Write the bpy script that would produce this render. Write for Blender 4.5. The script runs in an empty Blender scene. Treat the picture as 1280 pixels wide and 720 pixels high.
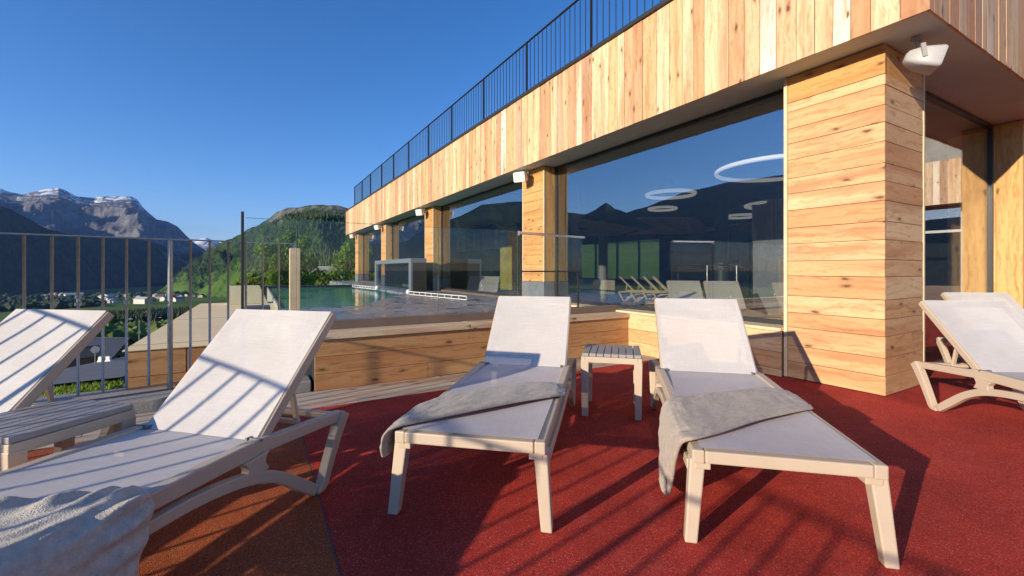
import bpy, bmesh, math, random
from mathutils import Vector, Matrix, noise
R = math.radians
random.seed(7)
sc = bpy.context.scene
C = sc.collection

# ------------------------------------------------------------------ camera, sky, sun, exposure
EYE = 1.1
cam_d = bpy.data.cameras.new('camera'); cam = bpy.data.objects.new('camera', cam_d); C.objects.link(cam)
cam.location = (0, 0, EYE)
cam.rotation_euler = (R(90), 0, R(-30))
cam_d.sensor_width = 36; cam_d.lens = 36*553/1280; cam_d.shift_y = -23/1280
cam_d.clip_start = .05; cam_d.clip_end = 40000
sc.camera = cam

SUN = Vector((-1, -.21, .272)).normalized()          # towards the sun
sun_el = math.asin(SUN.z)
w = bpy.data.worlds.new('World'); sc.world = w; w.use_nodes = True
wn = w.node_tree.nodes; wl = w.node_tree.links
bg = wn['Background']
sky = wn.new('ShaderNodeTexSky'); sky.sky_type = 'NISHITA'; sky.sun_disc = False
sky.sun_elevation = sun_el
sky.sun_rotation = math.atan2(SUN.x, SUN.y)
sky.altitude = 1200; sky.air_density = 1.0; sky.dust_density = .25; sky.ozone_density = 3.0
hs = wn.new('ShaderNodeHueSaturation'); hs.inputs['Saturation'].default_value = 1.24; hs.inputs['Value'].default_value = 1.0
wl.new(sky.outputs[0], hs.inputs['Color']); tn = wn.new('ShaderNodeMix'); tn.data_type = 'RGBA'; tn.blend_type = 'MULTIPLY'; tn.inputs[0].default_value = 1; tn.inputs[7].default_value = (1.03, .95, 1.10, 1)
wl.new(hs.outputs[0], tn.inputs[6]); wl.new(tn.outputs[2], bg.inputs[0]); bg.inputs[1].default_value = .118
sl = bpy.data.lights.new('sun', 'SUN'); sl.energy = 5.0; sl.angle = R(.5); sl.color = (1.0, .85, .64)
so = bpy.data.objects.new('sun', sl); C.objects.link(so)
HAZE = 5.0e-5
so.rotation_euler = (-SUN).to_track_quat('-Z', 'Y').to_euler()
sc.view_settings.view_transform = 'Standard'; sc.view_settings.look = 'None'
sc.view_settings.exposure = .68; sc.view_settings.gamma = 1; sc.view_settings.use_curve_mapping = False
sc.render.engine = 'CYCLES'
sc.cycles.max_bounces = 8; sc.cycles.transparent_max_bounces = 24
sc.cycles.glossy_bounces = 4; sc.cycles.diffuse_bounces = 3; sc.cycles.volume_bounces = 0
sc.cycles.caustics_reflective = False; sc.cycles.caustics_refractive = False

# ------------------------------------------------------------------ helpers
def nodes(name):
    m = bpy.data.materials.new(name); m.use_nodes = True
    nt = m.node_tree; b = nt.nodes['Principled BSDF']
    return m, nt, b
def mat(name, col, rough=.6, metal=0, bump=0, bscale=60, var=0, vscale=4, spec=.5):
    m, nt, b = nodes(name)
    b.inputs['Base Color'].default_value = (*col, 1); b.inputs['Roughness'].default_value = rough
    b.inputs['Metallic'].default_value = metal; b.inputs['Specular IOR Level'].default_value = spec
    tc = nt.nodes.new('ShaderNodeTexCoord')
    if var:
        n = nt.nodes.new('ShaderNodeTexNoise'); n.inputs['Scale'].default_value = vscale; n.inputs['Detail'].default_value = 6
        nt.links.new(tc.outputs['Object'], n.inputs['Vector'])
        r = nt.nodes.new('ShaderNodeValToRGB')
        r.color_ramp.elements[0].position = .3; r.color_ramp.elements[1].position = .7
        r.color_ramp.elements[0].color = (*[max(0, c*(1-var)) for c in col], 1)
        r.color_ramp.elements[1].color = (*[min(1, c*(1+var)) for c in col], 1)
        nt.links.new(n.outputs['Fac'], r.inputs[0]); nt.links.new(r.outputs[0], b.inputs['Base Color'])
    if bump:
        n = nt.nodes.new('ShaderNodeTexNoise'); n.inputs['Scale'].default_value = bscale; n.inputs['Detail'].default_value = 4
        nt.links.new(tc.outputs['Object'], n.inputs['Vector'])
        bp = nt.nodes.new('ShaderNodeBump'); bp.inputs['Strength'].default_value = bump; bp.inputs['Distance'].default_value = .01
        nt.links.new(n.outputs['Fac'], bp.inputs['Height']); nt.links.new(bp.outputs[0], b.inputs['Normal'])
    return m

def N(nt, t, **k):
    n = nt.nodes.new(t)
    for a, v in k.items():
        if a in n.inputs: n.inputs[a].default_value = v
        else: setattr(n, a, v)
    return n
def ramp(nt, stops, interp='LINEAR'):
    r = nt.nodes.new('ShaderNodeValToRGB'); cr = r.color_ramp; cr.interpolation = interp
    while len(cr.elements) > 1: cr.elements.remove(cr.elements[-1])
    cr.elements[0].position = stops[0][0]; cr.elements[0].color = (*stops[0][1], 1)
    for p, c in stops[1:]:
        e = cr.elements.new(p); e.color = (*c, 1)
    return r
def mix(nt, a, b, fac, mode='MIX'):
    m = nt.nodes.new('ShaderNodeMix'); m.data_type = 'RGBA'; m.blend_type = mode
    for s, v in ((0, fac), (6, a), (7, b)):
        if hasattr(v, 'links') or hasattr(v, 'is_linked'): nt.links.new(v, m.inputs[s])
        elif s == 0: m.inputs[s].default_value = v
        else: m.inputs[s].default_value = (*v, 1)
    return m.outputs[2]

def wood(name, stops, rough=.62, tint=(1, 1, 1)):
    """boards: UV is metres (u along the grain, with a random offset per board), attribute 'rnd' per board"""
    m, nt, b = nodes(name)
    uv = N(nt, 'ShaderNodeUVMap'); at = N(nt, 'ShaderNodeAttribute', attribute_name='rnd')
    mp = N(nt, 'ShaderNodeMapping'); mp.inputs['Scale'].default_value = (1.6, 28, 1)
    nt.links.new(uv.outputs[0], mp.inputs[0])
    wob = N(nt, 'ShaderNodeTexNoise', Scale=3.0, Detail=2.0); nt.links.new(uv.outputs[0], wob.inputs['Vector'])
    sc_ = N(nt, 'ShaderNodeVectorMath', operation='SCALE'); sc_.inputs['Scale'].default_value = 3.2
    nt.links.new(wob.outputs['Color'], sc_.inputs[0])
    ad = N(nt, 'ShaderNodeVectorMath', operation='ADD'); nt.links.new(mp.outputs[0], ad.inputs[0]); nt.links.new(sc_.outputs[0], ad.inputs[1])
    g = N(nt, 'ShaderNodeTexNoise', Scale=1.0, Detail=7.0, Roughness=.62); nt.links.new(ad.outputs[0], g.inputs['Vector'])
    base = ramp(nt, stops); nt.links.new(at.outputs['Fac'], base.inputs[0])
    gr = ramp(nt, [(.26, (.50, .36, .26)), (.42, (.88, .78, .68)), (.52, (1, 1, 1)), (.60, (1.02, .98, .95)), (.76, (.90, .68, .48))])
    nt.links.new(g.outputs['Fac'], gr.inputs[0])
    c1 = mix(nt, base.outputs[0], gr.outputs[0], .85, 'MULTIPLY')
    # broad reddish heartwood streaks
    mp2 = N(nt, 'ShaderNodeMapping'); mp2.inputs['Scale'].default_value = (.7, 7, 1); nt.links.new(uv.outputs[0], mp2.inputs[0])
    g2 = N(nt, 'ShaderNodeTexNoise', Scale=1.0, Detail=3.0); nt.links.new(mp2.outputs[0], g2.inputs['Vector'])
    r2 = ramp(nt, [(.48, (0, 0, 0)), (.68, (1, 1, 1))]); nt.links.new(g2.outputs['Fac'], r2.inputs[0])
    mul = N(nt, 'ShaderNodeMath', operation='MULTIPLY'); mul.inputs[1].default_value = .62; nt.links.new(r2.outputs[0], mul.inputs[0])
    c2 = mix(nt, c1, (.40, .165, .07), mul.outputs[0])
    # knots
    mp3 = N(nt, 'ShaderNodeMapping'); mp3.inputs['Scale'].default_value = (3.4, 8.5, 1); nt.links.new(uv.outputs[0], mp3.inputs[0])
    wob2 = N(nt, 'ShaderNodeTexNoise', Scale=3.0); nt.links.new(mp3.outputs[0], wob2.inputs['Vector'])
    ad3 = N(nt, 'ShaderNodeVectorMath', operation='MULTIPLY_ADD'); ad3.inputs[1].default_value = (.25, .25, .25)
    nt.links.new(wob2.outputs['Color'], ad3.inputs[0]); nt.links.new(mp3.outputs[0], ad3.inputs[2])
    v = N(nt, 'ShaderNodeTexVoronoi', Scale=1.0, voronoi_dimensions='2D'); nt.links.new(ad3.outputs[0], v.inputs['Vector'])
    sep = N(nt, 'ShaderNodeSeparateColor'); nt.links.new(v.outputs['Color'], sep.inputs[0])
    gt = N(nt, 'ShaderNodeMath', operation='GREATER_THAN'); gt.inputs[1].default_value = .84; nt.links.new(sep.outputs[0], gt.inputs[0])
    kr = ramp(nt, [(.03, (1, 1, 1)), (.08, (.75, .75, .75)), (.13, (.32, .32, .32)), (.26, (0, 0, 0))]); nt.links.new(v.outputs['Distance'], kr.inputs[0])
    km = N(nt, 'ShaderNodeMath', operation='MULTIPLY'); nt.links.new(kr.outputs[0], km.inputs[0]); nt.links.new(gt.outputs[0], km.inputs[1])
    c3 = mix(nt, c2, (.13, .055, .025), km.outputs[0])
    nt.links.new(mix(nt, c3, tint, 1.0, 'MULTIPLY'), b.inputs['Base Color'])
    b.inputs['Roughness'].default_value = rough; b.inputs['Specular IOR Level'].default_value = .3
    bp = N(nt, 'ShaderNodeBump'); bp.inputs['Strength'].default_value = .35; bp.inputs['Distance'].default_value = .004
    nt.links.new(g.outputs['Fac'], bp.inputs['Height']); nt.links.new(bp.outputs[0], b.inputs['Normal'])
    return m

def link(name, me, parent=None, m=None, loc=None, rz=None):
    o = bpy.data.objects.new(name, me); C.objects.link(o)
    if m is not None:
        for x in (m if isinstance(m, (list, tuple)) else [m]): o.data.materials.append(x)
    if parent is not None: o.parent = parent
    if loc is not None: o.location = loc
    if rz is not None: o.rotation_euler = (0, 0, rz)
    return o
def obj(name, bm, m, parent=None, smooth=False, bevel=0, seg=2, loc=None, rz=None):
    me = bpy.data.meshes.new(name); bm.normal_update(); bm.to_mesh(me); bm.free()
    if smooth:
        for p in me.polygons: p.use_smooth = True
    o = link(name, me, parent, m, loc, rz)
    if bevel:
        b = o.modifiers.new('bevel', 'BEVEL'); b.width = bevel; b.segments = seg; b.limit_method = 'ANGLE'; b.angle_limit = R(35)
        b.harden_normals = False
    return o
def thing(name, label, cat, loc=(0, 0, 0), rz=0, group=None):
    o = bpy.data.objects.new(name, None); C.objects.link(o); o.location = loc; o.rotation_euler = (0, 0, rz)
    o.empty_display_size = .2
    o['label'] = label; o['category'] = cat
    if group: o['group'] = group
    return o
def tag(o, label, cat, group=None):
    o['label'] = label; o['category'] = cat
    if group: o['group'] = group
    return o
def structure(o): o['kind'] = 'structure'; return o
def stuff(o): o['kind'] = 'stuff'; return o
def dup(root, loc, rz, label, group=None):
    r = root.copy(); C.objects.link(r); r.location = loc; r.rotation_euler = (0, 0, rz); r['label'] = label
    if group: r['group'] = group
    for ch in list(root.children):
        c = ch.copy(); C.objects.link(c); c.parent = r
        for g in list(ch.children):
            d = g.copy(); C.objects.link(d); d.parent = c
    return r
def box(bm, x0, x1, y0, y1, z0, z1, mi=0):
    v = [bm.verts.new(p) for p in ((x0, y0, z0), (x1, y0, z0), (x1, y1, z0), (x0, y1, z0), (x0, y0, z1), (x1, y0, z1), (x1, y1, z1), (x0, y1, z1))]
    fs = []
    for q in ((0, 3, 2, 1), (4, 5, 6, 7), (0, 1, 5, 4), (1, 2, 6, 5), (2, 3, 7, 6), (3, 0, 4, 7)):
        f = bm.faces.new([v[i] for i in q]); f.material_index = mi; fs.append(f)
    return v
def B(*a): bm = bmesh.new(); box(bm, *a); return bm
def bar(bm, p, q, w, h=None, up=Vector((0, 0, 1))):
    """rectangular bar from p to q"""
    p = Vector(p); q = Vector(q); h = h or w; d = (q-p).normalized()
    s = d.cross(up)
    if s.length < 1e-4: s = d.cross(Vector((1, 0, 0)))
    s.normalize(); u = s.cross(d).normalized()
    vs = []
    for c in (p, q):
        for a, b_ in ((-1, -1), (1, -1), (1, 1), (-1, 1)): vs.append(bm.verts.new(c+s*a*w/2+u*b_*h/2))
    for f in ((3, 2, 1, 0), (4, 5, 6, 7), (0, 1, 5, 4), (1, 2, 6, 5), (2, 3, 7, 6), (3, 0, 4, 7)): bm.faces.new([vs[i] for i in f])
def tube(bm, pts, r, n=10, caps=True):
    pts = [Vector(p) for p in pts]; rings = []
    for i, p in enumerate(pts):
        d = (pts[min(i+1, len(pts)-1)]-pts[max(i-1, 0)]).normalized()
        a = d.cross(Vector((0, 0, 1)));
        if a.length < 1e-3: a = d.cross(Vector((1, 0, 0)))
        a.normalize(); b_ = a.cross(d)
        rr = r[i] if isinstance(r, (list, tuple)) else r
        rings.append([bm.verts.new(p+(a*math.cos(2*math.pi*k/n)+b_*math.sin(2*math.pi*k/n))*rr) for k in range(n)])
    for i in range(len(rings)-1):
        for k in range(n): bm.faces.new((rings[i][k], rings[i][(k+1) % n], rings[i+1][(k+1) % n], rings[i+1][k]))
    if caps: bm.faces.new(rings[0]); bm.faces.new(rings[-1][::-1])
def spline(pts, n=8):
    """Catmull-Rom through 2-D/3-D points"""
    P = [Vector(p) for p in pts]; P = [2*P[0]-P[1]]+P+[2*P[-1]-P[-2]]; out = []
    for i in range(1, len(P)-2):
        for k in range(n):
            t = k/n; a, b_, c, d = P[i-1], P[i], P[i+1], P[i+2]
            out.append(.5*((2*b_)+(c-a)*t+(2*a-5*b_+4*c-d)*t*t+(3*b_-a-3*c+d)*t**3))
    out.append(P[-2]); return out
def strap(bm, pts, wd, y0, y1, n=6):
    """profile path in x,z with width wd (list or number), extruded from y0 to y1"""
    S = spline([(p[0], p[1], (wd[i] if isinstance(wd, (list, tuple)) else wd)) for i, p in enumerate(pts)], n)
    L = []; Q = []
    for i, p in enumerate(S):
        a = S[max(i-1, 0)]; b_ = S[min(i+1, len(S)-1)]
        d = Vector((b_[0]-a[0], b_[1]-a[1])).normalized(); nn = Vector((-d[1], d[0]))*p[2]/2
        L.append((p[0]+nn[0], p[1]+nn[1])); Q.append((p[0]-nn[0], p[1]-nn[1]))
    rows = []
    for a, b_ in zip(L, Q):
        rows.append([bm.verts.new((a[0], y0, a[1])), bm.verts.new((b_[0], y0, b_[1])), bm.verts.new((b_[0], y1, b_[1])), bm.verts.new((a[0], y1, a[1]))])
    for i in range(len(rows)-1):
        for k in range(4): bm.faces.new((rows[i][k], rows[i][(k+1) % 4], rows[i+1][(k+1) % 4], rows[i+1][k]))
    bm.faces.new(rows[0][::-1]); bm.faces.new(rows[-1])

def planks(name, m, parent, org, U, V, lenU, lenV, wmin, wmax, th=.022, gap=.003, cutU=None, jit=.0025, seed=1, wlist=None, back=True):
    """boards whose grain runs along U, stacked along V, standing proud along N = U x V"""
    rnd = random.Random(seed); org = Vector(org); U = Vector(U); V = Vector(V); Nn = U.cross(V)
    bm = bmesh.new(); uvl = bm.loops.layers.uv.new('UVMap'); al = bm.loops.layers.float_color.new('rnd')
    def board(u0, u1, v0, v1):
        r = rnd.random(); ou, ov = rnd.uniform(0, 50), rnd.uniform(0, 50); t = th+rnd.uniform(-jit, jit)
        vs = []; co = []
        for (u, v, n) in ((u0, v0, 0), (u1, v0, 0), (u1, v1, 0), (u0, v1, 0), (u0, v0, t), (u1, v0, t), (u1, v1, t), (u0, v1, t)):
            vs.append(bm.verts.new(org+U*u+V*v+Nn*n)); co.append((u+ou, v+ov+n))
        for q in ((0, 3, 2, 1), (4, 5, 6, 7), (0, 1, 5, 4), (1, 2, 6, 5), (2, 3, 7, 6), (3, 0, 4, 7)):
            f = bm.faces.new([vs[i] for i in q])
            for lp, i in zip(f.loops, q): lp[uvl].uv = co[i]; lp[al] = (r, r, r, 1)
    v = 0; k = 0
    while v < lenV-1e-4:
        wv = wlist[k % len(wlist)] if wlist else rnd.uniform(wmin, wmax)
        if lenV-v-wv < wmin*.5: wv = lenV-v
        v1 = min(v+wv, lenV)
        cuts = [0]
        if cutU:
            x = rnd.uniform(.3, 1)*cutU
            while x < lenU-.4: cuts.append(x); x += cutU*rnd.uniform(.8, 1.2)
        cuts.append(lenU)
        for a, b_ in zip(cuts, cuts[1:]): board(a+gap/3, b_-gap/3, v+gap/2, v1-gap/2)
        v = v1; k += 1
    return obj(name, bm, m, parent, bevel=.0015, seg=1)

# ------------------------------------------------------------------ materials
W_FASC = [(0, (.64, .49, .30)), (.16, (.72, .58, .38)), (.30, (.54, .30, .155)), (.44, (.68, .48, .26)), (.56, (.47, .27, .16)), (.70, (.70, .53, .32)), (.82, (.60, .38, .20)), (.9, (.42, .28, .19)), (.96, (.74, .62, .44)), (1, (.78, .72, .62))]
W_COL = [(0, (.68, .46, .25)), (.3, (.60, .35, .17)), (.6, (.70, .50, .28)), (.85, (.55, .29, .13)), (1, (.66, .43, .22))]
M_FASC = wood('larch cladding', W_FASC)
M_COL = wood('larch column boards', W_COL)
M_COL2 = wood('orange larch boards', [(0, (.62, .32, .11)), (.5, (.66, .38, .15)), (1, (.52, .24, .08))])
M_PAR = wood('parapet spruce boards', [(0, (.50, .29, .13)), (.5, (.46, .25, .11)), (1, (.56, .34, .16))])
M_LEDGE = wood('pale ledge wood', [(0, (.60, .50, .34)), (1, (.66, .55, .38))])
M_DECKW = wood('weathered edge boards', [(0, (.42, .38, .32)), (.5, (.50, .46, .38)), (1, (.36, .33, .28))], rough=.8)
M_PANEL = wood('smooth larch panel', [(0, (.70, .46, .19)), (1, (.64, .40, .16))])
M_SOFF = mat('taupe soffit board', (.52, .60, .57), .75, var=.06, vscale=1.5, bump=.15, bscale=30)
M_FLASH = mat('brown metal flashing', (.20, .15, .115), .45, metal=.3, var=.1, vscale=3)
M_ANTH = mat('anthracite powder coated metal', (.035, .037, .04), .45, metal=.2)
M_GALV = mat('galvanised steel', (.34, .35, .34), .42, metal=.75, var=.15, vscale=20)
M_STEEL = mat('brushed stainless steel', (.62, .62, .60), .25, metal=1)
M_PLINTH = mat('grey zinc plinth', (.22, .24, .26), .55, metal=.4, var=.15, vscale=5)
M_FRAME = mat('taupe moulded resin', (.50, .405, .305), .48, bump=.08, bscale=220, var=.04, vscale=6)
M_TOP = mat('taupe grooved table top', (.30, .275, .255), .5, bump=.1, bscale=150, var=.08, vscale=8)
M_PIN = mat('hinge pin steel', (.16, .15, .14), .6, metal=.3)
M_WHITE = mat('white plastic', (.72, .71, .69), .4)
M_GREY = mat('grey speaker grille', (.30, .30, .31), .6)
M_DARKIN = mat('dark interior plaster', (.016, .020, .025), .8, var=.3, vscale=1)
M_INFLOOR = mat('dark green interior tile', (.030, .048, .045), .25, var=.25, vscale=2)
M_CONC = mat('grey concrete', (.28, .27, .26), .85, bump=.3, bscale=40, var=.15, vscale=3)
M_BEIGE = mat('beige roof membrane', (.80, .64, .37), .8, var=.06, vscale=1.2, bump=.1, bscale=15)
M_CREAM = mat('cream stone', (.60, .57, .40), .7, var=.08, vscale=2)
M_SLATE = mat('dark slate block', (.055, .065, .09), .6, var=.2, vscale=5)

def sling_mat():
    m, nt, b = nodes('white mesh sling fabric')
    b.inputs['Base Color'].default_value = (.72, .69, .66, 1); b.inputs['Roughness'].default_value = .65
    tc = N(nt, 'ShaderNodeTexCoord')
    wv = N(nt, 'ShaderNodeTexChecker', Scale=520.0); nt.links.new(tc.outputs['Object'], wv.inputs['Vector'])
    bp = N(nt, 'ShaderNodeBump'); bp.inputs['Strength'].default_value = .12; bp.inputs['Distance'].default_value = .001
    nt.links.new(wv.outputs['Fac'], bp.inputs['Height']); nt.links.new(bp.outputs[0], b.inputs['Normal'])
    n = N(nt, 'ShaderNodeTexNoise', Scale=5.0, Detail=4.0); nt.links.new(tc.outputs['Object'], n.inputs['Vector'])
    r = ramp(nt, [(.3, (.66, .635, .605)), (.7, (.715, .69, .66))]); nt.links.new(n.outputs['Fac'], r.inputs[0]); nt.links.new(r.outputs[0], b.inputs['Base Color'])
    mps = N(nt, 'ShaderNodeMapping'); mps.inputs['Scale'].default_value = (9, 260, 9); nt.links.new(tc.outputs['Object'], mps.inputs[0])
    ns_ = N(nt, 'ShaderNodeTexNoise', Scale=1.0, Detail=3.0); nt.links.new(mps.outputs[0], ns_.inputs['Vector'])
    mpt = N(nt, 'ShaderNodeMapping'); mpt.inputs['Scale'].default_value = (260, 9, 260); nt.links.new(tc.outputs['Object'], mpt.inputs[0])
    nt_ = N(nt, 'ShaderNodeTexNoise', Scale=1.0, Detail=3.0); nt.links.new(mpt.outputs[0], nt_.inputs['Vector'])
    ad_ = N(nt, 'ShaderNodeMath', operation='ADD'); nt.links.new(ns_.outputs['Fac'], ad_.inputs[0]); nt.links.new(nt_.outputs['Fac'], ad_.inputs[1])
    rs_ = N(nt, 'ShaderNodeMapRange'); rs_.inputs[1].default_value = .7; rs_.inputs[2].default_value = 1.3; rs_.inputs[3].default_value = .88; rs_.inputs[4].default_value = 1.08; nt.links.new(ad_.outputs[0], rs_.inputs[0])
    nt.links.new(mix(nt, r.outputs[0], rs_.outputs[0], 1.0, 'MULTIPLY'), b.inputs['Base Color'])
    tl = N(nt, 'ShaderNodeBsdfTranslucent'); tl.inputs[0].default_value = (.75, .72, .68, 1)
    tp = N(nt, 'ShaderNodeBsdfTransparent')
    m1 = N(nt, 'ShaderNodeMixShader'); m1.inputs[0].default_value = .14
    m2 = N(nt, 'ShaderNodeMixShader'); m2.inputs[0].default_value = .13
    nt.links.new(b.outputs[0], m1.inputs[1]); nt.links.new(tl.outputs[0], m1.inputs[2])
    nt.links.new(m1.outputs[0], m2.inputs[1]); nt.links.new(tp.outputs[0], m2.inputs[2])
    nt.links.new(m2.outputs[0], nt.nodes['Material Output'].inputs[0])
    return m
M_SLING = sling_mat()

def glass_mat(name, base_refl, tint, rough=0.0, gcol=(1, 1, 1), top=1.0):
    m = bpy.data.materials.new(name); m.use_nodes = True; nt = m.node_tree; nt.nodes.clear()
    out = N(nt, 'ShaderNodeOutputMaterial')
    tp = N(nt, 'ShaderNodeBsdfTransparent'); tp.inputs[0].default_value = (*tint, 1)
    gl = N(nt, 'ShaderNodeBsdfGlossy'); gl.inputs[0].default_value = (*gcol, 1); gl.inputs['Roughness'].default_value = rough
    fr = N(nt, 'ShaderNodeFresnel'); ge = N(nt, 'ShaderNodeNewGeometry')       # same reflectance on both faces of the pane
    io = N(nt, 'ShaderNodeMapRange'); io.inputs[3].default_value = 1.5; io.inputs[4].default_value = 1/1.5
    nt.links.new(ge.outputs['Backfacing'], io.inputs[0]); nt.links.new(io.outputs[0], fr.inputs[0])
    mr = N(nt, 'ShaderNodeMapRange'); mr.inputs[1].default_value = 0; mr.inputs[2].default_value = 1
    mr.inputs[3].default_value = base_refl; mr.inputs[4].default_value = top
    nt.links.new(fr.outputs[0], mr.inputs[0])
    mx = N(nt, 'ShaderNodeMixShader'); nt.links.new(mr.outputs[0], mx.inputs[0]); nt.links.new(tp.outputs[0], mx.inputs[1]); nt.links.new(gl.outputs[0], mx.inputs[2])
    nt.links.new(mx.outputs[0], out.inputs[0])
    return m
M_GLASS = glass_mat('coated window glass', .21, (.97, .985, .98))
M_CLEAR = glass_mat('clear balustrade glass', .0, (.97, .988, .985), top=.5)
M_GEDGE = mat('green glass edge', (.05, .12, .10), .2)

# ------------------------------------------------------------------ terrain, valley and mountains
PROF = [(0, -2.6), (9, -2.7), (12, -2.9), (25, -4.2), (40, -6.2), (60, -8.8), (90, -12.6), (150, -18.2), (300, -30.6), (600, -45.5), (1000, -59), (1500, -70), (2000, -80), (40000, -80)]
def prof(r):
    for (a, za), (b_, zb) in zip(PROF, PROF[1:]):
        if r <= b_: return za+(zb-za)*(r-a)/(b_-a)
    return PROF[-1][1]
def interp(T, x):
    if x <= T[0][0]: return T[0][1:]
    for p, q in zip(T, T[1:]):
        if x <= q[0]:
            t = (x-p[0])/(q[0]-p[0]); return tuple(p[i]+(q[i]-p[i])*t for i in range(1, len(p)))
    return T[-1][1:]
def pol(az, r, z=0): return Vector((r*math.sin(R(az)), r*math.cos(R(az)), z))
def dirpx(x, y=337):
    t = (x-640)/553; return Vector((.5+.8660254*t, .8660254-.5*t, -(y-337)/553))
def on_ground(x, y):
    """where a line of sight meets the falling ground of the valley side"""
    d = dirpx(x, y); s = 1.0
    while s < 9000:
        p = d*s; r = math.hypot(p.x, p.y)
        if EYE+p.z <= prof(r): return Vector((p.x, p.y, prof(r)))
        s *= 1.01
    return Vector((p.x, p.y, -95))
def rise(az):                       # the hillside east of the terrace climbs instead of falling
    return max(0, min(1, (az-8)/22)) if az < 100 else max(0, min(1, (150-az)/40))

def ground_mat():
    m, nt, b = nodes('valley meadows'); tc = N(nt, 'ShaderNodeTexCoord')
    n1 = N(nt, 'ShaderNodeTexNoise', Scale=.006, Detail=5.0); nt.links.new(tc.outputs['Object'], n1.inputs['Vector'])
    r1 = ramp(nt, [(.36, (.07, .13, .02)), (.46, (.12, .23, .03)), (.54, (.17, .27, .045)), (.62, (.08, .15, .03))]); nt.links.new(n1.outputs['Fac'], r1.inputs[0])
    v = N(nt, 'ShaderNodeTexVoronoi', Scale=.011); nt.links.new(tc.outputs['Object'], v.inputs['Vector'])
    s = N(nt, 'ShaderNodeSeparateColor'); nt.links.new(v.outputs['Color'], s.inputs[0])
    r2 = ramp(nt, [(0, (.04, .09, .015)), (.4, (.11, .20, .03)), (.7, (.07, .13, .025)), (1, (.16, .18, .06))]); nt.links.new(s.outputs[0], r2.inputs[0])
    c = mix(nt, r1.outputs[0], r2.outputs[0], .5)
    n3 = N(nt, 'ShaderNodeTexNoise', Scale=.8, Detail=8.0, Roughness=.7); nt.links.new(tc.outputs['Object'], n3.inputs['Vector'])
    r3 = ramp(nt, [(.3, (.45, .45, .4)), (.7, (1.25, 1.2, 1.1))]); nt.links.new(n3.outputs['Fac'], r3.inputs[0])
    nt.links.new(mix(nt, c, r3.outputs[0], 1.0, 'MULTIPLY'), b.inputs['Base Color'])
    b.inputs['Roughness'].default_value = .95; b.inputs['Specular IOR Level'].default_value = .1
    bp = N(nt, 'ShaderNodeBump'); bp.inputs['Strength'].default_value = .8; bp.inputs['Distance'].default_value = .3
    nt.links.new(n3.outputs['Fac'], bp.inputs['Height']); nt.links.new(bp.outputs[0], b.inputs['Normal'])
    return m
bm = bmesh.new()
rs = [0.5, 6, 9, 12, 16, 20, 25, 32, 40, 50, 62, 76, 92, 120, 150, 200, 260, 330, 420, 520, 640, 800, 1000, 1200, 1500, 1800, 2200, 3000, 5000, 9000, 16000, 30000]
rows = []
NA = 180
for r in rs:
    row = []
    for i in range(NA):
        az = i*360/NA; a = az if az < 180 else az-360
        z = prof(r)
        k = rise(a)
        if k > 0 and r > 20: z = z*(1-k)+k*(-2.6+min(r-20, 400)*.07)
        if 20 < r < 2500: z += noise.noise(Vector((math.sin(R(az))*r*.02, math.cos(R(az))*r*.02, 3)))*min(r*.008, 3)
        row.append(bm.verts.new(pol(az, r, z)))
    rows.append(row)
bm.faces.new(rows[0])
for a, b_ in zip(rows, rows[1:]):
    for i in range(NA): bm.faces.new((a[i], b_[i], b_[(i+1) % NA], a[(i+1) % NA]))
bmesh.ops.recalc_face_normals(bm, faces=bm.faces[:])
structure(obj('valley_ground', bm, ground_mat(), smooth=True))

def ridge(name, T, m, amp, az0, az1, daz, ns=90, seed=0, back=.5, power=1.0, freq=1.0, crest_amp=.12, ridged=True):
    """T: (az, crest distance, tan of crest elevation, foot distance, foot z)"""
    bm = bmesh.new(); cols = []; a = az0
    while a <= az1+1e-6:
        rc, te, rf, zf = interp(T, a); zc = EYE+te*rc; col = []
        nb = int(ns*.35)
        for j in range(ns+nb+1):
            s = j/ns
            if s <= 1: r = rf+(rc-rf)*s; z = zf+(zc-zf)*(s**power)
            else: q = (s-1)/.35; r = rc*(1+back*q); z = zc+(zf-zc)*q
            p = pol(a, r); q3 = Vector((p.x, p.y, z*.7+seed*500))*freq
            f = 0; am = 1; fr = 1/420
            for o_ in range(6):
                nv = noise.noise(q3*fr)
                f += am*((1-2*abs(nv)) if ridged else nv*1.5); am *= .5; fr *= 2.05
            env = min(1, s*3)*(crest_amp+(1-crest_amp)*min(1, abs(1-s)*2.2)); bias = .5 if .995 < s < 1.005 else (.5+.9*min(1, max(0, (s-.5)*3)) if s < 1 else 1.9)
            zz = z+(f-bias)*amp*env
            if s < .995 or s > 1.005:          # keep the slopes below the crest line
                cap = EYE+r*te*((.80+.19*s) if s < 1 else .97)
                if zz > cap: zz = cap-.35*min(zz-cap, amp*.4)
            col.append(bm.verts.new((p.x, p.y, zz)))
        cols.append(col); a += daz
    for c0, c1 in zip(cols, cols[1:]):
        for j in range(len(c0)-1): bm.faces.new((c0[j], c1[j], c1[j+1], c0[j+1]))
    bmesh.ops.recalc_face_normals(bm, faces=bm.faces[:])
    return structure(obj(name, bm, m, smooth=True))

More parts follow.
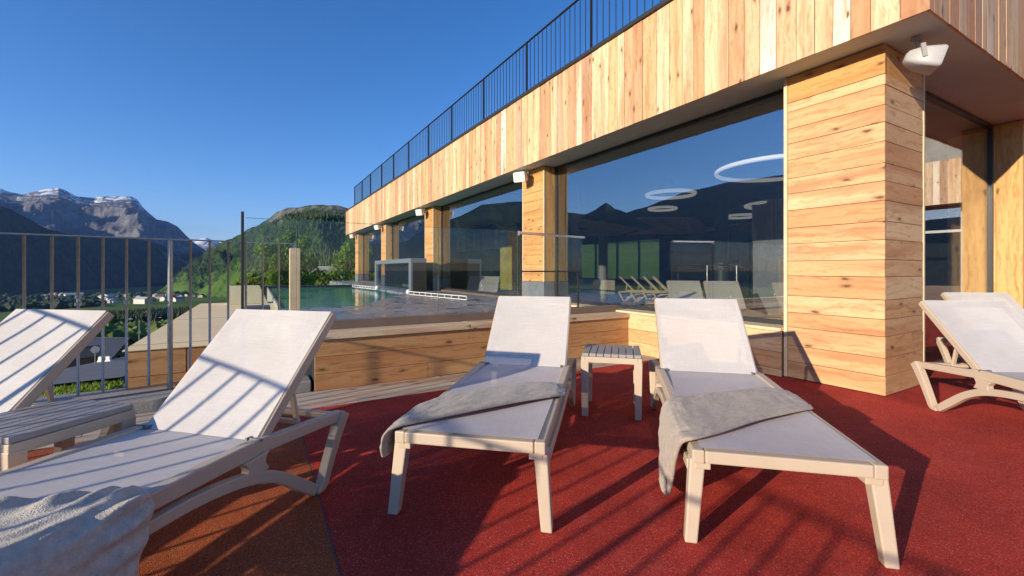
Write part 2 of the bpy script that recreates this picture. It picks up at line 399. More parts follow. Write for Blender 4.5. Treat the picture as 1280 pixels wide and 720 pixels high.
def mount_mat(name, zf0, zf1, forest, rock, snow_z=None, meadow=None, zm=None, fscale=.02):
    """forest below, rock above (blended between zf0 and zf1 with noise), snow above snow_z, meadow below zm"""
    m, nt, b = nodes(name); ge = N(nt, 'ShaderNodeNewGeometry'); sp = N(nt, 'ShaderNodeSeparateXYZ'); nt.links.new(ge.outputs['Position'], sp.inputs[0])
    n = N(nt, 'ShaderNodeTexNoise', Scale=.004, Detail=8.0, Roughness=.65); nt.links.new(ge.outputs['Position'], n.inputs['Vector'])
    sub = N(nt, 'ShaderNodeMath', operation='SUBTRACT'); sub.inputs[1].default_value = .5; nt.links.new(n.outputs['Fac'], sub.inputs[0])
    def band(z0, z1, wob):
        a = N(nt, 'ShaderNodeMath', operation='MULTIPLY_ADD'); a.inputs[1].default_value = wob
        nt.links.new(sub.outputs[0], a.inputs[0]); nt.links.new(sp.outputs['Z'], a.inputs[2])
        r = N(nt, 'ShaderNodeMapRange'); r.inputs[1].default_value = z0; r.inputs[2].default_value = z1; nt.links.new(a.outputs[0], r.inputs[0]); return r.outputs[0]
    n2 = N(nt, 'ShaderNodeTexNoise', Scale=fscale, Detail=9.0, Roughness=.75); nt.links.new(ge.outputs['Position'], n2.inputs['Vector'])
    rf = ramp(nt, [(.38, tuple(c*.45 for c in forest)), (.5, forest), (.64, tuple(min(1, c*1.9) for c in forest))]); nt.links.new(n2.outputs['Fac'], rf.inputs[0])
    rr = ramp(nt, [(.36, tuple(c*.45 for c in rock)), (.5, rock), (.62, tuple(min(1, c*1.5) for c in rock))]); nt.links.new(n2.outputs['Fac'], rr.inputs[0])
    c = mix(nt, rf.outputs[0], rr.outputs[0], band(zf0, zf1, 520))
    if snow_z:
        ns = N(nt, 'ShaderNodeTexNoise', Scale=.012, Detail=6.0, Roughness=.7); nt.links.new(ge.outputs['Position'], ns.inputs['Vector'])
        a = N(nt, 'ShaderNodeMath', operation='MULTIPLY_ADD'); a.inputs[1].default_value = 900; nt.links.new(ns.outputs['Fac'], a.inputs[0]); nt.links.new(sp.outputs['Z'], a.inputs[2])
        r = N(nt, 'ShaderNodeMapRange'); r.inputs[1].default_value = snow_z+450; r.inputs[2].default_value = snow_z+500; nt.links.new(a.outputs[0], r.inputs[0])
        c = mix(nt, c, (.82, .84, .88), r.outputs[0])
    if meadow:
        nm = N(nt, 'ShaderNodeTexNoise', Scale=.013, Detail=8.0, Roughness=.65); nt.links.new(ge.outputs['Position'], nm.inputs['Vector'])
        a = N(nt, 'ShaderNodeMath', operation='MULTIPLY_ADD'); a.inputs[1].default_value = 300; nt.links.new(nm.outputs['Fac'], a.inputs[0]); nt.links.new(sp.outputs['Z'], a.inputs[2])
        r = N(nt, 'ShaderNodeMapRange'); r.inputs[1].default_value = zm+150; r.inputs[2].default_value = zm+162; r.inputs[3].default_value = 1; r.inputs[4].default_value = 0
        nt.links.new(a.outputs[0], r.inputs[0])
        rm = ramp(nt, [(.35, tuple(x*.7 for x in meadow)), (.65, tuple(x*1.25 for x in meadow))]); nt.links.new(nm.outputs['Fac'], rm.inputs[0])
        c = mix(nt, c, rm.outputs[0], r.outputs[0])
    nt.links.new(c, b.inputs['Base Color']); b.inputs['Roughness'].default_value = 1; b.inputs['Specular IOR Level'].default_value = 0
    bp = N(nt, 'ShaderNodeBump'); bp.inputs['Strength'].default_value = 1; bp.inputs['Distance'].default_value = .25/fscale
    nt.links.new(n2.outputs['Fac'], bp.inputs['Height']); nt.links.new(bp.outputs[0], b.inputs['Normal'])
    return m
def az_px(x): return 30+math.degrees(math.atan((x-640)/553))
def te_px(x, y): return (337-y)/553/math.sqrt(1+((x-640)/553)**2)

# far rocky massif with snow
sil = [(-60, 230), (-30, 238), (0, 237), (12, 241), (28, 244), (45, 240), (58, 237), (74, 236), (84, 240), (96, 246), (112, 247.5), (128, 246), (150, 246), (164, 247), (172, 251), (178, 260), (186, 267), (196, 275), (210, 277), (222, 283), (233, 294), (240, 301), (256, 312), (270, 330)]
T = [(az_px(x), 5200, te_px(x, y), 2700, -60) for x, y in sil]
ridge('far_mountain', T, mount_mat('grey rock massif', 60, 160, (.035, .05, .02), (.155, .155, .162), snow_z=600, fscale=.009), 190, az_px(-60), az_px(270), .09, 130, seed=1, freq=.9, power=.9, crest_amp=.05)
# small distant snowy summit in the valley gap
T = [(az_px(x), 12000, te_px(x, y), 9000, 0) for x, y in [(225, 315), (240, 305), (250, 299), (257, 297), (264, 300), (275, 304), (300, 312), (330, 325)]]
ridge('distant_summit', T, mount_mat('distant rock', 100, 300, (.05, .06, .05), (.22, .22, .22), snow_z=520, fscale=.004), 160, az_px(225), az_px(330), .12, 40, seed=2, freq=.5)
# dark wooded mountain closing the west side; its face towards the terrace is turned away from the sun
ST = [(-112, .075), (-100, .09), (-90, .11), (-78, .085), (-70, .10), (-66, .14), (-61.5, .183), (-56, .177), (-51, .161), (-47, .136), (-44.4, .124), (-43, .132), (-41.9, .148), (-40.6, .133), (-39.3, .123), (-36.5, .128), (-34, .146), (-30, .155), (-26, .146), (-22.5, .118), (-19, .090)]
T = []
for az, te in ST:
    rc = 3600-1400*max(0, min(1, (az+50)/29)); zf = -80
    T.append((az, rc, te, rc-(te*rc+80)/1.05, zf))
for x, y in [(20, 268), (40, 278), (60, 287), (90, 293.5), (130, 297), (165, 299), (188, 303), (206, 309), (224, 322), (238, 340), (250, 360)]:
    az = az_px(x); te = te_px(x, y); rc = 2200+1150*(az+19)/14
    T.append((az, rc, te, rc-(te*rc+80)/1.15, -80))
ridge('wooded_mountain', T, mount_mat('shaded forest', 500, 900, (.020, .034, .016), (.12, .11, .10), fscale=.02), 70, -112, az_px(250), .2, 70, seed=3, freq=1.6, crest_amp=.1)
# green mountain on the east side of the valley
sil = [(196, 372), (206, 362), (214, 352), (226, 340), (240, 326), (258, 314), (272, 306), (290, 298), (305, 291), (318, 284), (330, 277), (343, 269), (356, 264), (370, 260.5), (385, 258.5), (400, 258), (415, 259), (432, 262), (450, 268), (520, 262), (640, 250), (900, 240), (1400, 240)]
T = []
for x, y in sil:
    az = az_px(x); rc = 2500-1100*min(1, max(0, (x-196)/220)); rf = 1750-1350*min(1, max(0, (x-196)/200))
    T.append((az, rc, te_px(x, y), rf, prof(rf)-3 if x < 330 else (-20 if x < 400 else 0)))
M_GREENMT = mount_mat('green mountain', 150, 260, (.035, .062, .018), (.20, .19, .17), meadow=(.085, .155, .028), zm=-26, fscale=.028)
green = ridge('green_mountain', T, M_GREENMT, 60, az_px(196), az_px(1400), .12, 110, seed=4, freq=2.2, crest_amp=.12, power=1.35)

# ------------------------------------------------------------------ spa building
COLY = [1.70, 6.94, 13.0, 18.75, 24.6]            # near faces of the columns on the pool side
FX, SZ, TZ = 4.39, 3.06, 4.38                     # fascia plane, soffit, top of fascia
CX, GX = 4.705, 4.98                              # column faces, window plane
bld = thing('spa_building', 'long timber clad spa building with big reflecting windows under a vertical board fascia', 'building', (CX, COLY[0], 0))
OB = Vector((CX, COLY[0], 0))
def P_(o): o.parent = bld; o.location = o.location-OB; return o     # keep world coordinates under the empty
P_(planks('fascia_cladding', M_FASC, None, (FX+.022, 1.31, SZ), (0, 0, 1), (0, 1, 0), TZ-SZ, 25.2, .13, .24, seed=11, gap=.005, jit=.004)).location
# the call above makes boards whose outward side is U x V = -X
P_(planks('fascia_cladding', M_FASC, None, (17.8, 1.31+.022, SZ), (0, 0, 1), (-1, 0, 0), TZ-SZ, 13.41, .12, .22, seed=12, gap=.005, jit=.004))
P_(obj('fascia_backing', B(FX+.03, 14.4, 1.34, 26.5, SZ+.03, TZ-.01), M_ANTH))
bm = bmesh.new(); box(bm, FX+.012, 14.4, 1.322, 26.5, SZ+.008, SZ+.028); P_(obj('soffit', bm, M_SOFF))
bm = bmesh.new(); box(bm, FX-.035, FX+.35, 1.27, 26.52, TZ+.002, TZ+.055); box(bm, FX+.352, 14.4, 1.27, 1.6, TZ+.002, TZ+.055); P_(obj('roof_coping', bm, M_ANTH, bevel=.004))
P_(obj('roof', B(FX+.36, 14.4, 1.61, 26.5, TZ-.005, TZ+.02), M_CONC))
def column(x0, x1, y0, y1, z0, first):
    s = 11+int(y0)
    bd = .022
    core = P_(obj('column', B(x0+bd+.001, x1-.001, y0+bd+.001, y1-.001, z0, SZ+.006), M_DARKIN))
    def ch(o): o.parent = core; o.location = -OB*0; return o
    if first:
        wl_ = [.165, .16, .185, .15, .17, .2, .15, .175, .16, .18, .17, .155, .19, .165, .15, .175, .16, .19]
        ch(planks('cladding', M_COL, None, (x0+bd, y1-.035, z0+.006), (0, -1, 0), (0, 0, 1), y1-y0-.035, 2.79-z0, .15, .2, th=bd, seed=s+1, wlist=wl_, gap=.004))
        ch(planks('cladding', M_COL, None, (x0+.001, y0+bd, z0+.006), (1, 0, 0), (0, 0, 1), x1-x0-.03, 2.79-z0, .15, .2, th=bd, seed=s+2, wlist=wl_, gap=.004))
        ch(planks('cladding', M_COL2, None, (x0+bd+.006, y1-.035, 2.80), (0, -1, 0), (0, 0, 1), y1-y0-.035, SZ-2.80, .15, .3, th=bd, seed=s+3))
        ch(planks('cladding', M_COL2, None, (x0+.007, y0+bd+.006, 2.80), (1, 0, 0), (0, 0, 1), x1-x0-.03, SZ-2.80, .15, .3, th=bd, seed=s+4))
        bm = bmesh.new(); box(bm, x0-.006, x0+.05, y1-.033, y1+.002, z0+.005, SZ); box(bm, x1-.028, x1+.002, y0-.006, y0+.05, z0+.005, SZ)
        ch(obj('corner_trim', bm, M_LEDGE_P, bevel=.003))
        bm = bmesh.new(); box(bm, x1, GX+.62, y0+.05, y1, z0, SZ); 
        bm.free()
    else:
        zp = .87
        ch(planks('cladding', M_COL2, None, (x0+bd, y1-.03, zp), (0, -1, 0), (0, 0, 1), y1-y0-.03, SZ-zp-.003, .15, .2, th=bd, seed=s+1, gap=.004))
        ch(planks('cladding', M_PANEL, None, (x0+bd, y0+bd, zp), (0, 0, 1), (1, 0, 0), SZ-zp-.003, GX-x0-bd-.02, .2, .34, th=-bd, seed=s+2, jit=.001))
        bm = bmesh.new(); box(bm, x0-.004, x0+.03, y0-.004, y0+.02, zp, SZ-.01); box(bm, x0-.004, x0+.03, y1-.028, y1+.002, zp, SZ-.01)
        ch(obj('corner_trim', bm, M_LEDGE_P, bevel=.002))
        ch(obj('plinth', B(x0-.012, GX-.03, y0-.012, y1+.008, z0, zp-.004), M_PLINTH, bevel=.003))
M_LEDGE_P = mat('pale spruce trim', (.66, .52, .32), .6, var=.1, vscale=12)
column(CX, CX+.85, 1.70, 2.545, 0, True)
for y in COLY[1:]: column(CX, CX+.85, y, y+.78, .45, False)
# big windows between the columns
def window(y0, y1, z0, z1=SZ):
    f = bmesh.new(); t = .045
    box(f, GX-.03, GX+.05, y0, y0+t, z0, z1); box(f, GX-.03, GX+.05, y1-t, y1, z0, z1)
    box(f, GX-.03, GX+.05, y0+t, y1-t, z0, z0+t); box(f, GX-.03, GX+.05, y0+t, y1-t, z1-t, z1-.001)
    fr = P_(obj('window', f, M_ANTH, bevel=.003))
    p = obj('pane', B(GX-.004, GX+.004, y0+t, y1-t, z0+t, z1-t), M_GLASS, fr)
for a, b_, z in [(2.55, 6.93, .50), (7.73, 12.99, .50), (13.79, 18.74, .50), (19.54, 24.59, .50)]: window(a, b_, z)
# end wall beyond the last column and terrace-side window on the south front
GY = 1.96
f = bmesh.new(); box(f, 5.56, 5.60, GY-.03, GY+.05, 0, SZ); box(f, 8.62, 8.66, GY-.03, GY+.05, 0, SZ); box(f, 5.60, 8.62, GY-.03, GY+.05, 0, .04); box(f, 5.60, 8.62, GY-.03, GY+.05, SZ-.05, SZ-.001)
fr = P_(obj('window', f, M_ANTH, bevel=.003)); obj('pane', B(5.60, 8.62, GY-.004, GY+.004, .04, SZ-.05), M_GLASS, fr)
core = P_(obj('column', B(8.70, 10.2, 1.69, 2.4, 0, SZ+.006), M_DARKIN))
planks('cladding', M_PANEL, None, (8.70, 1.668, 0.01), (0, 0, 1), (0, 1, 0), SZ-.01, .73, .2, .3, th=.022, seed=40, jit=.001).parent = core
planks('cladding', M_PANEL, None, (10.2, 1.69, 0.01), (0, 0, 1), (-1, 0, 0), SZ-.01, 1.5, .2, .3, th=.022, seed=41, jit=.001).parent = core
f = bmesh.new(); box(f, 10.25, 14.3, GY-.03, GY+.05, 0, .05); box(f, 10.25, 14.3, GY-.03, GY+.05, SZ-.05, SZ-.001); box(f, 14.2, 14.3, GY-.03, GY+.05, .05, SZ-.05)
fr = P_(obj('window', f, M_ANTH)); obj('pane', B(10.25, 14.2, GY-.004, GY+.004, .05, SZ-.05), M_GLASS, fr)
# low wall under the first window
P_(obj('wall', B(CX-.02, GX+.05, 2.55, 4.98, -.12, .455), M_DARKIN))
P_(planks('wall_cladding', M_COL, None, (CX-.021, 4.705, -.09), (0, -1, 0), (0, 0, 1), 4.705-2.55, .555, .15, .2, th=.022, seed=51, gap=.004))
P_(obj('window_sill', B(CX-.06, GX-.031, 2.548, 6.93, .467, .499), M_LEDGE_P, bevel=.003))
P_(obj('wall', B(CX+.02, GX+.05, 4.985, 6.935, .2, .455), M_FLASH))
for a, b_ in [(7.73, 12.99), (13.79, 18.74), (19.54, 24.59)]: P_(obj('window_sill', B(CX+.1, GX-.031, a, b_, .455, .499), M_FLASH))
# return wing on the east side of the terrace (seen mirrored in the south window)
P_(planks('fascia_cladding', M_FASC, None, (17.8+.022, -9.0, SZ), (0, 0, 1), (0, 1, 0), TZ-SZ, 10.28, .12, .22, seed=13, gap=.005, jit=.004))
P_(obj('fascia_backing', B(14.41, 22, 1.34, 4, SZ+.03, TZ-.01), M_ANTH)); P_(obj('fascia_backing', B(17.83, 22, -9, 1.338, SZ+.03, TZ-.01), M_ANTH))
P_(obj('soffit', B(14.405, 22, 1.322, 4, SZ+.008, SZ+.028), M_SOFF)); P_(obj('soffit', B(17.81, 22, -9, 1.32, SZ+.008, SZ+.028), M_SOFF))
P_(obj('added_upper_wall', B(18.6, 19, -9, 4, TZ+.03, 8.2), M_CONC))  # upper storey added to cover the sky patch mirrored in the south window
f = bmesh.new()
for y in (-8.9, -6.6, -4.4, -2.2, -.9, .9): box(f, 18.5, 18.58, y, y+.08, 0, SZ)
box(f, 18.51, 18.57, -8.85, .9, 2.25, 2.33); box(f, 18.51, 18.57, -8.85, .9, .0, .08)
fr = P_(obj('window', f, mat('light grey door frame', (.45, .47, .48), .5))); obj('pane', B(18.54, 18.548, -8.8, .95, .08, SZ), M_GLASS, fr)
P_(obj('wall', B(18.6, 18.7, .99, 4, 0, SZ), M_DARKIN)); P_(obj('interior_wall', B(21.5, 21.7, -9, 4, 0, SZ), M_DARKIN))
# interior shell, seen dim through the glass
X1 = 17.2
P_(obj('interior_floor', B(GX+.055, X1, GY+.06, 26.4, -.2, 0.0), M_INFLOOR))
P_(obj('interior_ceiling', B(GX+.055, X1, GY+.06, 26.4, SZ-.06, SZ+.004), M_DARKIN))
bm = bmesh.new()
wy0, wy1, wz0, wz1 = 15.2, 21.5, .55, 2.62       # large opening towards the meadow slope
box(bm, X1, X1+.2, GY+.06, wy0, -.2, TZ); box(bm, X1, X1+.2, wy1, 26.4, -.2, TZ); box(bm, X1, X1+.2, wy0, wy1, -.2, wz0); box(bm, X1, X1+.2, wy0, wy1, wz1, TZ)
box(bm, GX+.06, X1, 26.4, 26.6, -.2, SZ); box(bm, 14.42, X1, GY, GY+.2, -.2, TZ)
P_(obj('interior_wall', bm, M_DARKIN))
bm = bmesh.new(); 
for y in (wy0, 16.6, 18.2, 20.0, wy1-.06): box(bm, X1-.02, X1+.1, y, y+.06, wz0, wz1)
box(bm, X1-.01, X1+.09, wy0+.01, wy1-.01, wz0, wz0+.05)
fr = P_(obj('window', bm, M_ANTH)); obj('pane', B(X1+.04, X1+.048, wy0+.06, wy1-.06, wz0, wz1), M_CLEAR, fr)
# timber bulkhead and partition inside the second bay, wood cabin near the south window
P_(planks('interior_panelling', M_FASC, None, (9.6, 14.8, 2.05), (0, 0, 1), (0, 1, 0), .93, 9.0, .12, .2, seed=60))
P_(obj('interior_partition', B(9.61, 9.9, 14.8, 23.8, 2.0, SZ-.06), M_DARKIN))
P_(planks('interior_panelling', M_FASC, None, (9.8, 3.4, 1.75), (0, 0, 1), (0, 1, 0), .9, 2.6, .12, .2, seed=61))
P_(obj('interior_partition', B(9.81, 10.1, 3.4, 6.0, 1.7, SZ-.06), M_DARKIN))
M_OLIVE = mat('olive interior wall', (.38, .34, .08), .8, var=.3, vscale=2)
P_(obj('interior_partition', B(8.4, 8.55, 13.95, 15.5, 0, 2.1), M_OLIVE))
M_TEALCOL = mat('dark teal plaster', (.03, .055, .055), .5)
M_LCOL = mat('grey plaster column', (.22, .24, .25), .6)
for (x, y, m_) in ((11.0, 7.6, M_TEALCOL), (7.9, 11.1, M_LCOL), (11.2, 12.6, M_LCOL), (9.2, 15.5, M_TEALCOL)):
    bm = bmesh.new(); tube(bm, [(x, y, 0), (x, y, SZ-.06)], .17, 20); P_(obj('interior_column', bm, m_, smooth=False))
P_(obj('interior_door', B(9.0, 9.06, 4.4, 5.5, 0, 1.7), M_PLINTH))
M_WOODCEIL = wood('interior ceiling wood', [(0, (.72, .40, .20)), (1, (.62, .34, .17))])
for k, (x, y, sx, sy, ang, tl) in enumerate([(8.3, 9.6, 2.6, 1.6, .2, .05), (9.7, 11.5, 2.8, 1.8, -.3, -.05), (9.8, 8.2, 2.4, 1.4, .5, .06), (11.6, 9.6, 2.6, 1.6, -.2, -.04), (13.0, 7.6, 2.6, 1.5, .1, .04)]):
    o = planks('ceiling_raft', M_WOODCEIL, None, (-sx/2, -sy/2, 0), (1, 0, 0), (0, 1, 0), sx, sy, .2, .3, seed=70+k)
    o.location = (x, y, 2.32); o.rotation_euler = (tl, tl*.8, ang); P_(o)

# inside: steel stair rail
bm = bmesh.new()
for z in (.75, 1.22):
    tube(bm, [(9.6, 7.9, z), (10.9, 7.1, z), (11.5, 6.7, z-.35)], .02, 8)
for p in ((9.6, 7.9), (10.25, 7.5), (10.9, 7.1)): tube(bm, [(*p, 0), (*p, 1.22)], .018, 8)
tag(obj('handrail', bm, M_STEEL), 'thin steel stair handrail inside the building behind the loungers', 'handrail')

# ring lamps hanging inside
m, nt, b = nodes('lit ring lamp'); b.inputs['Base Color'].default_value = (.8, .8, .78, 1)
b.inputs['Emission Color'].default_value = (1, .93, .80, 1); b.inputs['Emission Strength'].default_value = .18
M_RING = m
M_WIRE = mat('lamp suspension wire', (.2, .2, .2), .5)
def ring(x, y, z, r, label, tr=.035):
    t = thing('ring_lamp', label, 'lamp', (x, y, z), 0, 'ring lamps hanging inside the spa')
    bm = bmesh.new(); tube(bm, [(r*math.cos(a*math.pi/24), r*math.sin(a*math.pi/24), 0) for a in range(49)], tr, 8, caps=False)
    for v in bm.verts: v.co.z *= 1.2
    bmesh.ops.remove_doubles(bm, verts=bm.verts[:], dist=.001)
    obj('ring', bm, M_RING, t, smooth=True)
    bm = bmesh.new()
    for a in (0, 2.1, 4.2): tube(bm, [(r*math.cos(a), r*math.sin(a), .03), (0, 0, SZ-.06-z)], .003, 4)
    obj('suspension_wire', bm, M_WIRE, t)
ring(6.75, 3.72, 2.6, .86, 'largest and nearest white ring lamp, cut off by the corner column', .027)
def rp(x, y, z): d = dirpx(x, y); s = (z-EYE)/d.z; return d.x*s, d.y*s
x, y = rp(838, 243, 2.6); ring(x, y, 2.6, .46, 'bright white ring lamp left of the largest one, highest on the left', .03)
x, y = rp(828, 261, 2.6); ring(x, y, 2.6, .33, 'smallest ring lamp, just below the bright white one', .026)
x, y = rp(926, 270.5, 2.6); ring(x, y, 2.6, .44, 'yellowish flat ring lamp, lowest of the lamps inside', .028)
x, y = rp(968, 256, 2.6); ring(x, y, 2.6, .60, 'yellowish ring lamp hanging below the largest one at the window edge', .03)

# ------------------------------------------------------------------ roof railing
rr_ = thing('roof_railing', 'black steel bar railing running along the roof edge above the board fascia', 'railing', (4.5, 3, TZ+.055))
RX, RZ0, RZ1 = 4.47, TZ+.056, TZ+1.06
ys = [24.3, 22.4, 20.56, 18.5, 16.66, 14.75, 12.76, 10.93, 9.03, 7.18, 5.3, 3.4, 1.5]
OR = Vector(rr_.location)
def Q_(o): o.parent = rr_; o.location = -OR; return o
bm = bmesh.new(); box(bm, RX-.02, RX+.02, 1.5, 24.32, RZ1-.012, RZ1); bar(bm, (RX, 1.5, RZ1-.006), (14, 1.45, RZ1-.006), .04, .012); Q_(obj('top_rail', bm, M_ANTH))
bm = bmesh.new(); box(bm, RX-.012, RX+.012, 1.5, 24.32, RZ0+.06, RZ0+.072); Q_(obj('bottom_rail', bm, M_ANTH))
for y in ys: Q_(obj('post', B(RX-.022, RX+.022, y-.008, y+.008, RZ0, RZ1-.012), M_ANTH))
allb = []
for a, b_ in zip(ys, ys[1:]):
    n = 14
    for k in range(1, n): allb.append(a+(b_-a)*k/n)
allb.sort()
proto = B(RX-.005, RX+.005, -.005, .005, RZ0+.072, RZ1-.012); o0 = None
vis = [y for y in allb if y > 3.3]
for y in vis[:100]:
    if o0 is None: o0 = Q_(obj('baluster', proto, M_ANTH)); o = o0
    else: o = o0.copy(); C.objects.link(o)
    o.location = -OR+Vector((0, y, 0))
bm = bmesh.new()
for y in vis[100:]+[y for y in allb if y <= 3.3]: box(bm, RX-.005, RX+.005, y-.005, y+.005, RZ0+.072, RZ1-.012)
stuff(Q_(obj('far_balusters', bm, M_ANTH)))

# ------------------------------------------------------------------ loudspeakers under the soffit
M_GRILLE = mat('pale grey grille', (.58, .58, .58), .5)
def speaker(x, y, z, rz, s, label):
    t = thing('loudspeaker', label, 'loudspeaker', (x, y, z), rz, 'white loudspeakers under the soffit')
    bm = bmesh.new()                       # tapered box: wide front (-Y local), narrow back
    def ringv(yy, w_, h_, r_):
        out = []
        for cx, cz, a0 in ((w_-r_, h_-r_, 0), (-w_+r_, h_-r_, 90), (-w_+r_, -h_+r_, 180), (w_-r_, -h_+r_, 270)):
            for k in range(4):
                a = R(a0+k*30); out.append(bm.verts.new(((cx+r_*math.cos(a))*s, yy*s, (cz+r_*math.sin(a))*s)))
        return out
    rs_ = [ringv(-.5, .47, .34, .1), ringv(-.42, .5, .37, .12), ringv(.1, .40, .31, .12), ringv(.42, .22, .20, .1), ringv(.48, .12, .12, .05)]
    for p, q in zip(rs_, rs_[1:]):
        for k in range(16): bm.faces.new((p[k], p[(k+1) % 16], q[(k+1) % 16], q[k]))
    bm.faces.new(rs_[0][::-1]); bm.faces.new(rs_[-1])
    bmesh.ops.recalc_face_normals(bm, faces=bm.faces[:])
    o = obj('housing', bm, M_WHITE, t, smooth=True); o.modifiers.new('edge', 'EDGE_SPLIT').split_angle = R(40)
    bm = bmesh.new(); box(bm, -.40*s, .40*s, -.515*s, -.503*s, -.28*s, .28*s); obj('grille', bm, M_GRILLE, t, bevel=.004)
    bm = bmesh.new(); bar(bm, (0, .2*s, .3*s), (0, .35*s, .62*s), .10*s, .05*s); box(bm, -.12*s, .12*s, .2*s, .5*s, .60*s, .64*s)
    bar(bm, (-.42*s, 0, -.02), (-.42*s, .2*s, .34*s), .02, .03); bar(bm, (.42*s, 0, -.02), (.42*s, .2*s, .34*s), .02, .03); obj('bracket', bm, M_GREY, t)
    return t
spk = speaker(4.84, 1.50, 2.87, R(30), .24, 'largest white loudspeaker, mounted at the corner column below the soffit')
spk.rotation_euler = (R(18), 0, R(34)); [c for c in spk.children if c.name.startswith('housing')][0].data.materials[0] = mat('shaded white housing', (.40, .40, .41), .45)  # grey colour stands in for the shade on this white housing
for (x, y, lab) in ((4.52, 7.42, 'white loudspeaker above the second column from the right'), (4.52, 13.55, 'white loudspeaker above the third column from the right'), (4.52, 19.25, 'small white loudspeaker above the fourth column from the right'), (4.52, 25.0, 'tiny white loudspeaker above the farthest column')):
    speaker(x, y, 2.92, R(-62), .27, lab).rotation_euler = (R(12), 0, R(-62))

# ------------------------------------------------------------------ terrace floor
def rubber(name, c, spk):
    m, nt, b = nodes(name); tc = N(nt, 'ShaderNodeTexCoord')
    v = N(nt, 'ShaderNodeTexVoronoi', Scale=260.0); nt.links.new(tc.outputs['Object'], v.inputs['Vector'])
    s = N(nt, 'ShaderNodeSeparateColor'); nt.links.new(v.outputs['Color'], s.inputs[0])
    r = ramp(nt, [(0, tuple(x*.55 for x in c)), (.45, c), (.93, tuple(x*1.3 for x in c)), (.988, spk)]); nt.links.new(s.outputs[0], r.inputs[0])
    n = N(nt, 'ShaderNodeTexNoise', Scale=1.6, Detail=6.0, Roughness=.6); nt.links.new(tc.outputs['Object'], n.inputs['Vector'])
    r2 = ramp(nt, [(.3, (.70, .68, .68)), (.5, (.96, .96, .96)), (.72, (1.22, 1.2, 1.16))]); nt.links.new(n.outputs['Fac'], r2.inputs[0])
    # paler dusty scuffs
    n3 = N(nt, 'ShaderNodeTexNoise', Scale=4.5, Detail=9.0, Roughness=.75); nt.links.new(tc.outputs['Object'], n3.inputs['Vector'])
    r3 = ramp(nt, [(.54, (0, 0, 0)), (.74, (.45, .45, .45))]); nt.links.new(n3.outputs['Fac'], r3.inputs[0])
    c1 = mix(nt, r.outputs[0], r2.outputs[0], 1.0, 'MULTIPLY')
    nt.links.new(mix(nt, c1, tuple(min(1, x*1.1+.06) for x in c), r3.outputs[0]), b.inputs['Base Color'])
    b.inputs['Roughness'].default_value = .88; b.inputs['Specular IOR Level'].default_value = .25
    bp = N(nt, 'ShaderNodeBump'); bp.inputs['Strength'].default_value = .7; bp.inputs['Distance'].default_value = .004
    nt.links.new(v.outputs['Distance'], bp.inputs['Height']); nt.links.new(bp.outputs[0], b.inputs['Normal'])
    return m
M_RED = rubber('red rubber granule floor', (.43, .037, .025), (.56, .18, .12))
M_BROWN = rubber('brown rubber granule floor', (.36, .085, .028), (.5, .25, .13))
SX = .262
structure(obj('terrace_floor', B(SX+.004, 18.45, -9, 3.82, -.25, 0), M_RED))
structure(obj('terrace_floor', B(-3.4, SX-.004, -8, 3.80, -.25, 0), M_BROWN))
structure(obj('terrace_floor', B(CX+.9, 14, 3.83, 3.84, -.25, -.01), M_RED))
structure(obj('floor_seam', B(SX-.0025, SX+.0025, -8, 3.80, -.2, -.001), mat('blue grey seam strip', (.10, .09, .11), .8)))
# step down to the weathered edge boards in front of the parapet
structure(planks('edge_deck', M_DECKW, None, (-3.4, 3.84, -.115), (1, 0, 0), (0, 1, 0), 8.1, .86, .14, .15, cutU=2.6, seed=80, th=.025, gap=.006))
structure(obj('terrace_edge', B(-3.4, 4.7, 3.823, 5.25, -.6, -.118), M_CONC))
bm = bmesh.new(); box(bm, -3.4, .47, 4.78, 5.22, -.114, .0); structure(obj('terrace_kerb', bm, M_CONC, bevel=.01))
structure(obj('terrace_base', B(-3.45, 5.5, -8.1, 3.8, -2.9, -.26), M_CONC))
structure(obj('terrace_base', B(-3.45, 5.5, 3.8, 5.3, -2.9, -.61), M_CONC))
# gravel flat roof below the railing
M_GRAVEL = mat('grey gravel', (.22, .22, .22), .95, bump=1, bscale=60, var=.5, vscale=40)
structure(obj('gravel_roof', B(-4.5, -.9, 5.26, 7.4, -2.0, -.42), M_GRAVEL))

# ------------------------------------------------------------------ timber parapet with ledge
PX0, PX1, PY = .49, 4.68, 4.70
pw = thing('parapet_wall', 'low spruce board parapet wall with a pale timber ledge in front of the pool', 'wall', (PX0, PY, -.09))
OP = Vector(pw.location)
def R_(o): o.parent = pw; o.location = -OP; return o
R_(planks('board_cladding', M_PAR, None, (PX0, PY+.022, -.09), (1, 0, 0), (0, 0, 1), PX1-PX0, .50, .15, .19, cutU=2.6, seed=90, gap=.004, wlist=[.16, .17, .17]))
R_(obj('wall_core', B(PX0+.005, PX1+.02, PY+.023, 5.06, -.6, .405), M_DARKIN))
R_(planks('ledge', M_LEDGE, None, (PX0-.01, PY-.03, .412), (1, 0, 0), (0, 1, 0), PX1-PX0+.01, .27, .27, .28, cutU=2.4, seed=92, th=.06, gap=.002))
bm = bmesh.new(); box(bm, PX0, PX1+.03, 4.945, 5.06, .41, .565); R_(obj('flashing', bm, M_FLASH, bevel=.004))

